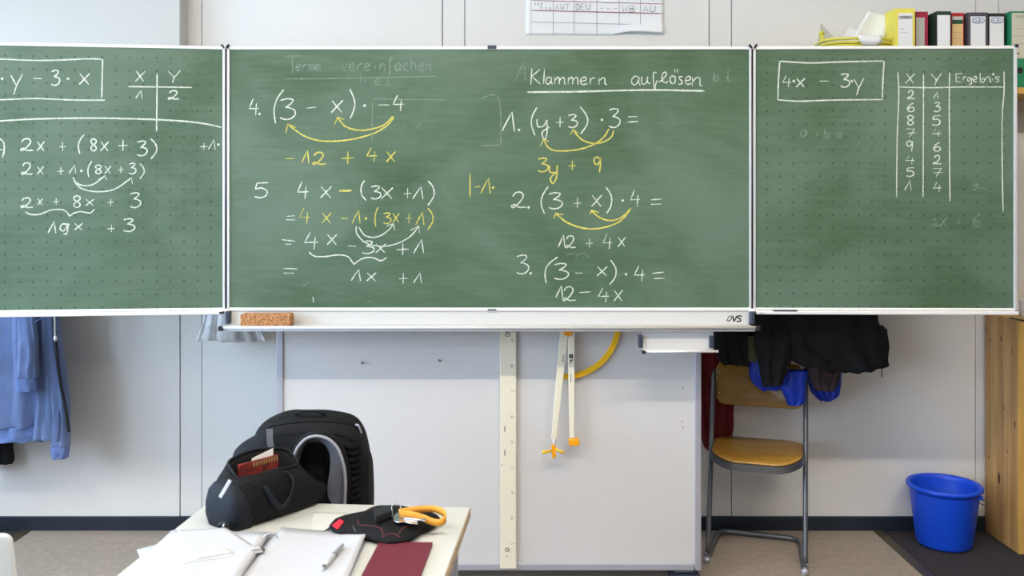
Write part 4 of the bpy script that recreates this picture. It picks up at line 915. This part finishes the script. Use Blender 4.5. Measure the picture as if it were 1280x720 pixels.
slab3(MB(), .10, .165, .076, .0768, .09, .158, .014).build('paper_slip', 'paper_b', off=tuple(BG(.13, .078, .1)), label='white paper slip poking out of the open black bag', cat='paper')
# ================================================================== PAPERS
def sheet(name, c4, label, cat='paper', m='paper', z=0, curl=0, group=None, th=.0005, bend=None, n=12, parent=None):
    """c4: four table-plane corners as pixels, clockwise from far left"""
    P4 = [G(*c_, TZ+z) for c_ in c4]
    def f_(u, v):
        p_ = P4[0].lerp(P4[1], u).lerp(P4[3].lerp(P4[2], u), v)
        if bend: p_ = p_+Vector((0,0,bend(u, v)))
        return p_
    mb = MB().grid(f_, n, n, th)
    if parent: return mb.build(name, m, parent, sm=True, label=label)
    return mb.build(name, m, off=tuple((P4[0]+P4[2])/2), sm=True, label=label, cat=cat, group=group)
sheet('paper_sheet', [(171,687),(262,664),(300,700),(190,735)], 'white loose sheet sticking out over the left table edge', z=.0016)
bnd = thing('ring_binder', 'open two-ring file full of white pages at the front of the table', 'file', tuple(G(318, 700, TZ)))
for i in range(4):
    dx = [0, -2, 1, -1][i]; dz = .003+.0016*i
    sheet('left_page', [(216+dx,664.5),(337+dx,670),(268+dx,778),(112+dx,768)], None, z=dz, bend=lambda u, v, k_=i: .004*math.sin(PI*u)+.010*max(0, u-.7)*2+.0012*k_, parent=bnd)
for i in range(3):
    sheet('right_page', [(352,663.5-i*.6),(460.5,667-i*.4),(408,790),(262,778)], None, z=.002+.001*i, bend=lambda u, v, k_=i: .006*(1-u)**3+.009*(u**6)*(1-v)*1.4+.0006*k_, parent=bnd)
sheet('cover', [(214,664),(462,668),(405,792),(108,772)], 'grey plastic cover edge', m='alu_g', z=.0006, parent=bnd, th=.0006)
for (x, y) in ((346, 674), (328, 692)):
    g_ = G(x-8, y, TZ+.01); MB().tube([g_+Vector((.018*math.cos(a_), 0, .015*math.sin(a_)-.002)) for a_ in [PI*k_/10 for k_ in range(11)]], .0016, 7).build('ring', 'chrome', bnd, sm=True)
a_, b_ = G(341, 672, TZ+.006), G(290, 735, TZ+.006)
MB().band([a_, b_], .006, .003, (1,0,0)).build('ring_bar', 'alu_g', bnd)
MB().box(tuple(G(327,690,TZ+.009)-Vector((.008,.006,0))), tuple(G(327,690,TZ+.009)+Vector((.006,.006,.006)))).build('ring_lever', 'black_pl', bnd, bevel=.001)
sheet('paper_sheet', [(222,662.5),(282,661),(330,690),(225,705)], 'white loose sheet lying on top of the left file pages', z=.016, bend=lambda u, v: .003*u*(1-v))
sheet('paper_sheet', [(239,690),(280,684),(292,690),(246,698)], 'small folded note on the left file pages', m='paper2', z=.0175)
sheet('paper_card', [(391,640),(433,641),(426,669),(389,667)], 'thin ruled card lying left of the black pouch', m='paper2', cat='card', z=.0008)
# maroon notebook
P4 = [G(474,681,TZ), G(541,681.3,TZ), G(541,681.3,TZ), G(474,681,TZ)]
ax = Vector((-.01, -.19, 0)); o4 = [P4[0], P4[1], P4[1]+ax, P4[0]+ax]
t = thing('notebook', 'maroon hardcover notebook lying below the black pouch at the table front', 'notebook', tuple(P4[0]))
MB().prism([p_+Vector((0,0,.0055)) for p_ in o4], (0,0,.0012)).build('front_cover', 'maroon', t)
ii = [o4[0]+Vector((.002,-.002,.0012)), o4[1]+Vector((-.002,-.002,.0012)), o4[2]+Vector((-.002,.002,.0012)), o4[3]+Vector((.002,.002,.0012))]
MB().prism(ii, (0,0,.0043)).build('page_block', 'paper2', t)
MB().prism([p_+Vector((0,0,0)) for p_ in o4], (0,0,.0012)).build('back_cover', 'maroon', t)
# pen
a_, b_ = G(402.5, 712, TZ+.013), G(427.5, 682, TZ+.013); d_ = (b_-a_)
t = thing('pen', 'silver grey ballpoint pen lying on the right file page', 'pen', tuple(a_))
MB().tube([a_+d_*k_ for k_ in (.12,.5,.55,.97,1)], [.0052,.0058,.006,.0055,.004], 12).build('barrel', 'pengrey', t, sm=True)
MB().tube([a_, a_+d_*.12], [.0015,.0052], 12).build('tip', 'chrome', t, sm=True)
MB().tube([a_+d_*.56, a_+d_*.62], .0064, 12).build('grip_ring', 'steel', t, sm=True)
up_ = Vector((.005,0,.006))
MB().band([a_+d_*.62+up_, a_+d_*.96+up_], .003, .001, (1,0,0)).build('clip', 'chrome', t)
# ================================================================== BLACK POUCH
def inflate(pix, h, z0=TZ, e=2.2, seed=0, ctrpx=None, lump=None):
    pts = smooth([G(x, y, z0) for x, y in pix], 6, True); c_ = sum(pts, Vector())/len(pts)
    if ctrpx: c_ = G(*ctrpx, z0)
    rings = []
    for s_ in (.90, 1.0, 1.0, .95, .86, .74, .6, .45, .3, .15, .02):
        i = len(rings); hh = 0 if i == 0 else h*.28 if i == 1 else h*(1-(s_**e))**.55*(.72)+h*.28
        ring = []
        for p_ in pts:
            q_ = c_+(p_-c_)*s_; q_.z = z0+hh*(lump(q_) if lump and i > 1 else 1); nv = noise.noise(q_*22+Vector((seed,0,0)))
            q_.z += nv*.003*(i > 1); ring.append(q_)
        rings.append(ring)
    return MB().ring_loft(rings)
t = thing('pouch', 'black padded pouch with a red tag and red seams on the white table', 'pouch', tuple(G(475, 665, TZ)))
pout = [(411,664),(420,656),(436,653),(450,650),(462,643),(475,640),(500,641),(520,644),(540,648),(551,654),(545,662),(528,671),(514,680),(490,684),(468,681),(440,673),(420,671)]
body = inflate(pout, .036, seed=3)
body.build('body', 'bag', t, sm=True)
from mathutils.bvhtree import BVHTree
bv = BVHTree.FromPolygons([tuple(v) for v in body.v], body.f)
def onb(px, py, o=.0015):
    d = Vector(((px-640)/FPX, 1, -(py-HOR)/FPX)).normalized(); h_ = bv.ray_cast(Vector((0,0,EYE)), d)
    return (h_[0]+h_[1]*o*(1 if h_[1].dot(d) < 0 else -1)) if h_[0] is not None else G(px, py, TZ+.03)
def seam(pix, m, r=.0012, nm='seam'):
    MB().tube([onb(x, y, .0005) for x, y in [(p_.x, p_.y) for p_ in smooth([(a_[0], a_[1], 0) for a_ in pix], 4)]], r, 5).build(nm, m, t, sm=True)
seam([(447,650),(449,656),(460,657),(472,659),(478,664),(479,672)], 'darkred'); seam([(478,672),(486,668),(494,668),(500,672)], 'darkred', .0016)
seam([(499,668),(502,662),(510,657),(521,654)], 'darkred'); seam([(452,642),(462,637),(474,637)], 'darkred', .0010)
seam([(441,658),(445,665)], 'steel', .001)
MB().add([onb(416,658,.004), onb(425,650.5,.004), onb(430,653,.004), onb(423,662,.004), onb(416,658,-.002), onb(425,650.5,-.002), onb(430,653,-.002), onb(423,662,-.002)], [(0,1,2,3),(4,5,6,7),(0,1,5,4),(1,2,6,5),(2,3,7,6),(3,0,4,7)]).build('tag', 'redtag', t, bevel=.0008)
MB().band([G(411.5,661,TZ+.008), G(404,666,TZ+.004), G(397,669.5,TZ+.003)], .006, .002, (.5,.5,0)).build('strap_end', 'black_pl', t)
# keys on the pouch
t = thing('key_bunch', 'silver keys with black fob and orange leather loop lying on the black pouch', 'keys', tuple(onb(495, 645)))
rc = onb(495, 638, .006)
MB().tube([rc+Vector((.011*math.cos(k_*PI/9), .004*math.sin(k_*PI/9), .009*math.sin(k_*PI/9))) for k_ in range(18)], .0011, 6, closed=True).build('key_ring', 'chrome', t, sm=True)
def flat_poly(pix, z, th, name, m, bev=.0006, label=None):
    MB().prism([G(x, y, z) for x, y in pix], (0,0,th)).build(name, m, t, bevel=bev, label=label)
zk = onb(505, 649).z+.003
flat_poly([(491,647),(496,642),(503,641),(510,646.5),(522,653),(522,656),(514,655),(506,653),(499,654),(492,652)], zk, .0022, 'key', 'chrome')
flat_poly([(500,643),(510,643),(513,645.5),(533,649.5),(532,652),(514,649),(505,648)], zk+.003, .0022, 'key', 'chrome')
fa, fb = onb(467, 650, .004), onb(489, 644, .004); fz = max(fa.z, fb.z)
flat_poly([(467,645),(487,640),(490,647),(470,655)], fz-.003, .017, 'key_fob', 'black_pl', .002)
flat_poly([(487,640),(491,639),(492,646),(490,647)], fz+.001, .004, 'fob_end', 'steel', .0006)
lp = smooth([G(499,640.5,TZ+.052), G(520,637,TZ+.050), G(540,636,TZ+.047), G(553,640,TZ+.042), G(557,647,TZ+.036), G(551,653,TZ+.030), G(540,652,TZ+.032), G(528,647,TZ+.040), G(512,643,TZ+.048), G(500,642.5,TZ+.050)], 6)
MB().band(lp, .0155, .003, (0,.25,1)).build('leather_loop', 'leather', t, sm=True)
# ================================================================== BUCKET
bc = Vector((1.905, 3.985, .003-.003)); t = thing('bucket', 'blue plastic waste bucket standing on the dark carpet by the bookcase', 'bucket', tuple(bc))
MB().lathe([(.02,.004),(.108,.004),(.112,.010),(.116,.02),(.142,.235),(.146,.248),(.151,.249),(.156,.255),(.157,.263),(.152,.270),(.145,.269),(.139,.262),(.137,.245),(.110,.022),(.02,.018)], tuple(bc), 56, True, True).build('bucket_body', 'blue', t, sm=True)
MB().lathe([(.105,0),(.109,0),(.109,.008),(.105,.008)], tuple(bc), 40, True, True).build('foot_ring', 'black_pl', t)
e_ = bc+Vector((.105, -.098, .236)); e2 = bc+Vector((-.105, .098, .236))
for p_ in (e_, e2): MB().box(tuple(p_-Vector((.012,.01,.008))), tuple(p_+Vector((.012,.01,.008)))).build('handle_ear', 'blue', t, bevel=.003)
hn = smooth([e_+Vector((.004,-.01,0)), bc+Vector((.150,-.075,.205)), bc+Vector((.170,.0,.175)), bc+Vector((.120,.105,.185)), bc+Vector((.03,.148,.205)), bc+Vector((-.06,.140,.225)), e2+Vector((-.002,.010,0))], 6)
MB().tube(hn, .0018, 6).build('wire_handle', 'steel', t, sm=True)
# ================================================================== BOOKCASE
sx0 = 2.166; y0_, y1_ = 3.86, YF-.014; zt_ = 1.0
t = thing('bookcase', 'low pine bookcase with a knotty side panel at the right edge', 'bookcase', (sx0+.4, y0_, 0))
sd_ = MB().box((sx0+.006, y0_+.016, .003), (sx0+.02, y1_, zt_-.021)).build('side_panel', 'pine', t)
ns = 5; ww = (y1_-y0_-.018)/ns
ST = []
for i in range(ns):
    a_ = y0_+.018+i*ww
    ST.append(MB().box((sx0, a_+.0004, .003), (sx0+.008, a_+ww-.0004, zt_)).build('stave', 'pine' if i % 2 else 'pine2', sd_, bevel=.0006))
MB().box((sx0-.001, y0_, .003), (sx0+.022, y0_+.018, zt_)).build('front_edge', 'pine3', t, bevel=.002)
random.seed(5)
kn = MB()
for (yy, zz, r_) in ((4.13,.93,.008),(4.09,.885,.006),(4.0,.905,.010),(3.91,.86,.007),(3.98,.60,.006),(3.895,.55,.010),(4.11,.35,.006),(4.02,.28,.018),(3.95,.42,.006),(4.12,.62,.005)):
    kn.add([(sx0-.0006, yy+r_*.55*math.cos(k_*PI/5), zz+r_*1.5*math.sin(k_*PI/5)) for k_ in range(10)], [tuple(range(10))])
kn.build('knots', 'knot', sd_)
MB().box((sx0+.02, y0_+.005, zt_-.021), (sx0+.95, y1_, zt_)).build('top_board', 'pine3', t, bevel=.002)
MB().box((sx0+.02, y1_-.008, .003), (sx0+.95, y1_, zt_-.02)).build('rear_board', 'pine2', t)
MB().box((sx0+.93, y0_, .003), (sx0+.95, y1_, zt_-.02)).build('side_panel', 'pine', t)
for z in (.06, .30, .56): MB().box((sx0+.02, y0_+.005, z-.018), (sx0+.93, y1_-.008, z)).build('shelf', 'pine3', t, bevel=.002)
MB().box((sx0+.02, y0_+.01, .003), (sx0+.93, y0_+.03, .04)).build('plinth', 'pine3', t)
def binder(x0, x1, yf, z0, h, color, lab, label, th=.29, lean=0, extra=None, cut=None):
    t = thing('binder', label, 'binder', ((x0+x1)/2, yf, z0), local=False)
    mm = mat('binder_cover', color, .55, var=.08, vscale=20)
    bw_ = .0025
    MB().box((x0, yf, z0), (x1, yf+.003, z0+h)).build('spine', mm, t, bevel=.001)
    MB().box((x0, yf+.002, z0), (x0+bw_, yf+th*.82, z0+h)).build('cover', mm, t)
    MB().box((x1-bw_, yf+.002, z0), (x1, yf+th*.82, z0+h)).build('cover', mm, t)
    MB().box((x0+bw_+.002, yf+.015, z0+.008), (x1-bw_-.002, yf+th*.8, z0+h-.015)).build('pages', 'paper2', t)
    if lab:
        l0, l1, z_0, z_1, lm = lab
        MB().box((l0, yf-.0012, z_0), (l1, yf+.001, z_1)).build('spine_label', lm, t)
    return t
# binders on wall shelf
SZ = 2.0; YS = 3.875
t = thing('wall_shelf', 'pine wall shelf carrying the row of binders', 'shelf', (2.0, 4.0, SZ-.028))
MB().box((W(1008, 0, 3.9).x, YS, SZ-.028), (3.0, YF, SZ)).build('shelf_board', 'pine3', t, bevel=.002)
for x in (1.45, 2.1, 2.8): MB().prism([(x, YF, SZ-.028), (x, YF, SZ-.2), (x, YS+.06, SZ-.028)], (.018, 0, 0)).build('bracket', 'pine2', t)
def bx_(px, d): return W(px, 0, d).x
def zy(py, d): return EYE+(HOR-py)/FPX*d
labels = {}
M['cream_l'] = mat('cream_label', (206, 202, 182), .7); M['tan_l'] = mat('tan_label', (226, 190, 132), .7)
specs = [  # px0, px1, front distance, top py, colour, label (px0, px1, py0, py1, material)
 (1118.5, 1143.8, 3.885, 10.5, (240, 226, 92), (1122.5, 1140.5, 16.5, 62, 'paper_b'), 'bright yellow binder with white spine label'),
 (1144.5, 1160, 3.93, 14.5, (170, 24, 68), (1145, 1155.5, 22, 47.5, 'paper2'), 'crimson binder between the yellow and dark green ones'),
 (1171, 1189, 3.88, 14, (22, 52, 40), (1171.6, 1187.5, 19, 62, 'paper_b'), 'dark green binder with a wrinkled white label'),
 (1189.5, 1205, 3.90, 16, (186, 34, 40), (1190.2, 1203.5, 20.5, 62, 'tan_l'), 'red binder with tan label and green band'),
 (1210, 1235, 3.885, 15.5, (74, 70, 80), (1213.2, 1231.6, 20.5, 62, 'paper_b'), 'grey binder with blue oval mark, left of the black one'),
 (1235.8, 1256, 3.895, 16.5, (40, 38, 40), (1236.8, 1254.6, 20.8, 62, 'paper_b'), 'black binder with blue oval mark, beside the green one'),
 (1263, 1290, 3.88, 14, (30, 134, 92), (1264.8, 1286, 16.2, 73, 'cream_l'), 'wide green binder with cream label and finger hole'),
]
bnds = []
for x0, x1, d, yt, colr, lb, nm in specs:
    zt2 = zy(yt, d)
    b_ = binder(bx_(x0, d), bx_(x1, d), d, SZ, zt2-SZ, colr, (bx_(lb[0], d), bx_(lb[1], d), max(SZ+.01, zy(lb[3], d)) if lb[3] > 62 else SZ+.05, zy(lb[2], d), lb[4]), nm, th=.25 if d < 3.9 else .22)
    b_['group'] = 'binders on the wall shelf'; bnds.append(b_)
    def FP(q, d=d): return W(q[0], q[1], d-.0014)
    pr = MB()
    if nm.startswith('bright'):
        for y in (20.5, 21.8, 23.2): ribbon(pr, [Vector((1123,y,0)), Vector((1140.3,y-.3,0))], FP, kd, .0038, 0)
        pr.build('label_print', 'print_g', b_)
        pr = MB()
        for y, xe in ((36,1130),(40.5,1134)): ribbon(pr, [Vector((1124.5,y,0)), Vector((xe,y,0))], FP, kd, .002, .3)
        pr.build('label_print', 'print_g', b_)
    if 'oval' in nm:
        cx_ = (lb[0]+lb[1])/2+.3; 
        ribbon(pr, smooth([(cx_-7.5,25.8,0),(cx_-6,23.2,0),(cx_,22.6,0),(cx_+6,23.2,0),(cx_+7.5,25.8,0),(cx_+6,28.4,0),(cx_,29,0),(cx_-6,28.4,0),(cx_-7.5,25.8,0)], 4), FP, kd, .0026, 0)
        for i, ch in enumerate('ELBA'):
            for s_ in glyph(ch, cx_-5.2+i*2.8, 24.2, cx_-5.2+i*2.8+1.9, 27.6): ribbon(pr, s_, FP, kd, .0021, 0)
        pr.build('label_print', 'print_b', b_, label='blue ELBA mark in an oval')
    if nm.startswith('red'):
        MB().box((bx_(1190.2,d), d-.0016, zy(30,d)), (bx_(1203.5,d), d, zy(24.8,d))).build('label_band', 'print_gr', b_)
        MB().box((bx_(1190.2,d), d-.0016, zy(24.8,d)), (bx_(1203.5,d), d, zy(20.5,d))).build('label_band', 'paper2', b_)
        for y in (40.5, 48): ribbon(pr, [Vector((1191,y,0)), Vector((1202.5,y,0))], FP, kd, .0016, 0)
        pr.build('label_print', 'print_g', b_)
    if nm.startswith('wide'):
        for y in (36, 45, 55): ribbon(pr, [Vector((1265,y,0)), Vector((1286,y,0))], FP, kd, .0012, 0)
        for s_ in glyph('s', 1270, 19.5, 1273, 22.5)+glyph('m', 1274, 19.5, 1280, 22.5): ribbon(pr, s_, FP, kd, .0018, 0)
        pr.build('label_print', 'print_g', b_)
        cc = W(1274.5, 88, d-.002)
        MB().lathe([(.013,0),(.013,.003)], (0,0,0), 20, True, True, Matrix.Translation(cc) @ Matrix.Rotation(PI/2, 4, 'X')).build('finger_hole', 'black_pl', b_)
        MB().lathe([(.004,0),(.003,.004)], (0,0,0), 12, True, True, Matrix.Translation(W(1272.5, 67, d-.001)) @ Matrix.Rotation(PI/2, 4, 'X')).build('rivet', 'trim', b_)
# binders inside the bookcase (edge of frame)
b_ = binder(sx0+.03, sx0+.105, 3.885, .56, .32, (40, 120, 92), (sx0+.04, sx0+.095, .66, .84, 'paper2'), 'green binder standing inside the pine bookcase on the top shelf', th=.24)
b_ = binder(sx0+.03, sx0+.10, 3.89, .06, .22, (36, 36, 40), None, 'dark binder at the left end of the bookcase bottom shelf', th=.22)
b_ = binder(sx0+.03, sx0+.10, 3.90, .30, .22, (120, 76, 44), None, 'brown binder at the left end of the bookcase middle shelf', th=.22)
# small things on top of the bookcase
MB().tube([G(1262.5, 397.3, zt_+.005), G(1290, 403, zt_+.005)], .004, 8).build('marker', 'black_pl', off=tuple(G(1270, 399, zt_)), sm=True, label='thin black marker lying on the pine bookcase', cat='marker')
p_ = W(1273.5, 0, 4.0)
MB().lathe([(.03,0),(.034,.005),(.038,.075),(.036,.077),(.033,.073),(.03,.01),(.005,.008)], (p_.x+.042, 4.0, zt_), 28, True, True).build('cup', 'ivory', off=(p_.x+.042, 4.0, zt_), sm=True, label='white cup on the pine bookcase at the right edge', cat='cup')
# ================================================================== YELLOW BASKET with papers
db = 3.93
t = thing('letter_basket', 'yellow plastic basket full of loose papers on the wall shelf', 'basket', tuple(W(1067, 110, db)))
zr = zy(49.3, db); cxb = bx_(1068, 3.99); hwx = .15; hwy = .105; cyb = 4.0
def bring(s_, z, n=48, tilt=0): 
    return [Vector((cxb+hwx*s_*math.copysign(abs(math.cos(2*PI*k_/n))**.6, math.cos(2*PI*k_/n)), cyb+hwy*s_*math.copysign(abs(math.sin(2*PI*k_/n))**.6, math.sin(2*PI*k_/n)), z)) for k_ in range(n)]
MB().ring_loft([bring(.8, SZ+.001), bring(.82, SZ+.012), bring(.98, zr-.025), bring(1.0, zr-.012), bring(.97, zr-.012), bring(.8, SZ+.016)], True, True).build('basket_body', 'yel_pale', t, sm=True)
MB().tube(bring(1.02, zr-.002), .006, 8, closed=True).build('rim', mat('yellow_rim', (232, 222, 90), .4), t, sm=True)
MB().tube(bring(1.01, zr-.020), .004, 8, closed=True).build('rim_rib', mat('yellow_rib', (216, 206, 70), .4), t, sm=True)
for sx in (-1, 1):
    c_ = Vector((cxb+sx*hwx*1.0, cyb-.06, zr))
    MB().tube(smooth([c_+Vector((0,0,-.005)), c_+Vector((sx*.008,0,.015)), c_+Vector((sx*.018,0,.028)), c_+Vector((sx*.006,0,.032)), c_+Vector((-sx*.004,.04,.028)), c_+Vector((0,.05,-.004))], 5), .0075, 8).build('handle', 'yel_pale', t, sm=True)
def lp_(name, pix, d, label, m='paper_b', tilt=.02):
    P_ = [W(x, y, d+tilt*i_) for (x, y), i_ in zip(pix, (0, 0, 1, 1))]
    def f_(u, v):
        q_ = P_[0].lerp(P_[1], u).lerp(P_[3].lerp(P_[2], u), v); q_.y += .012*math.sin(PI*u)*math.sin(PI*v*.8+.4); return q_
    MB().grid(f_, 8, 8, .0006, (0,-1,0)).build(name, m, off=tuple(P_[0]), sm=True, label=label, cat='paper')
lp_('paper_sheet', [(1058,62),(1103,66),(1111,20),(1087,11)], 3.965, 'large white sheet standing up at the right of the yellow basket')
lp_('paper_sheet', [(1020,64),(1045,66),(1044,48),(1026,29)], 3.99, 'pale sheet corner rising at the left of the yellow basket', 'paper2')
lp_('paper_sheet', [(1045,60),(1072,60),(1078,38),(1062,34)], 3.985, 'small white sheet between the larger ones in the yellow basket')
def flap(u, v): 
    q_ = W(1072+30*u+6*v*(1-u), 44+(13 if u < .8 else 11)*v, 3.885-.012*math.sin(PI*v)); return q_
MB().grid(flap, 8, 8, .0006, (0,-1,0)).build('paper_sheet', 'paper_b', off=tuple(W(1085, 50, 3.88)), sm=True, label='white sheet folded forward over the rim of the yellow basket', cat='paper')
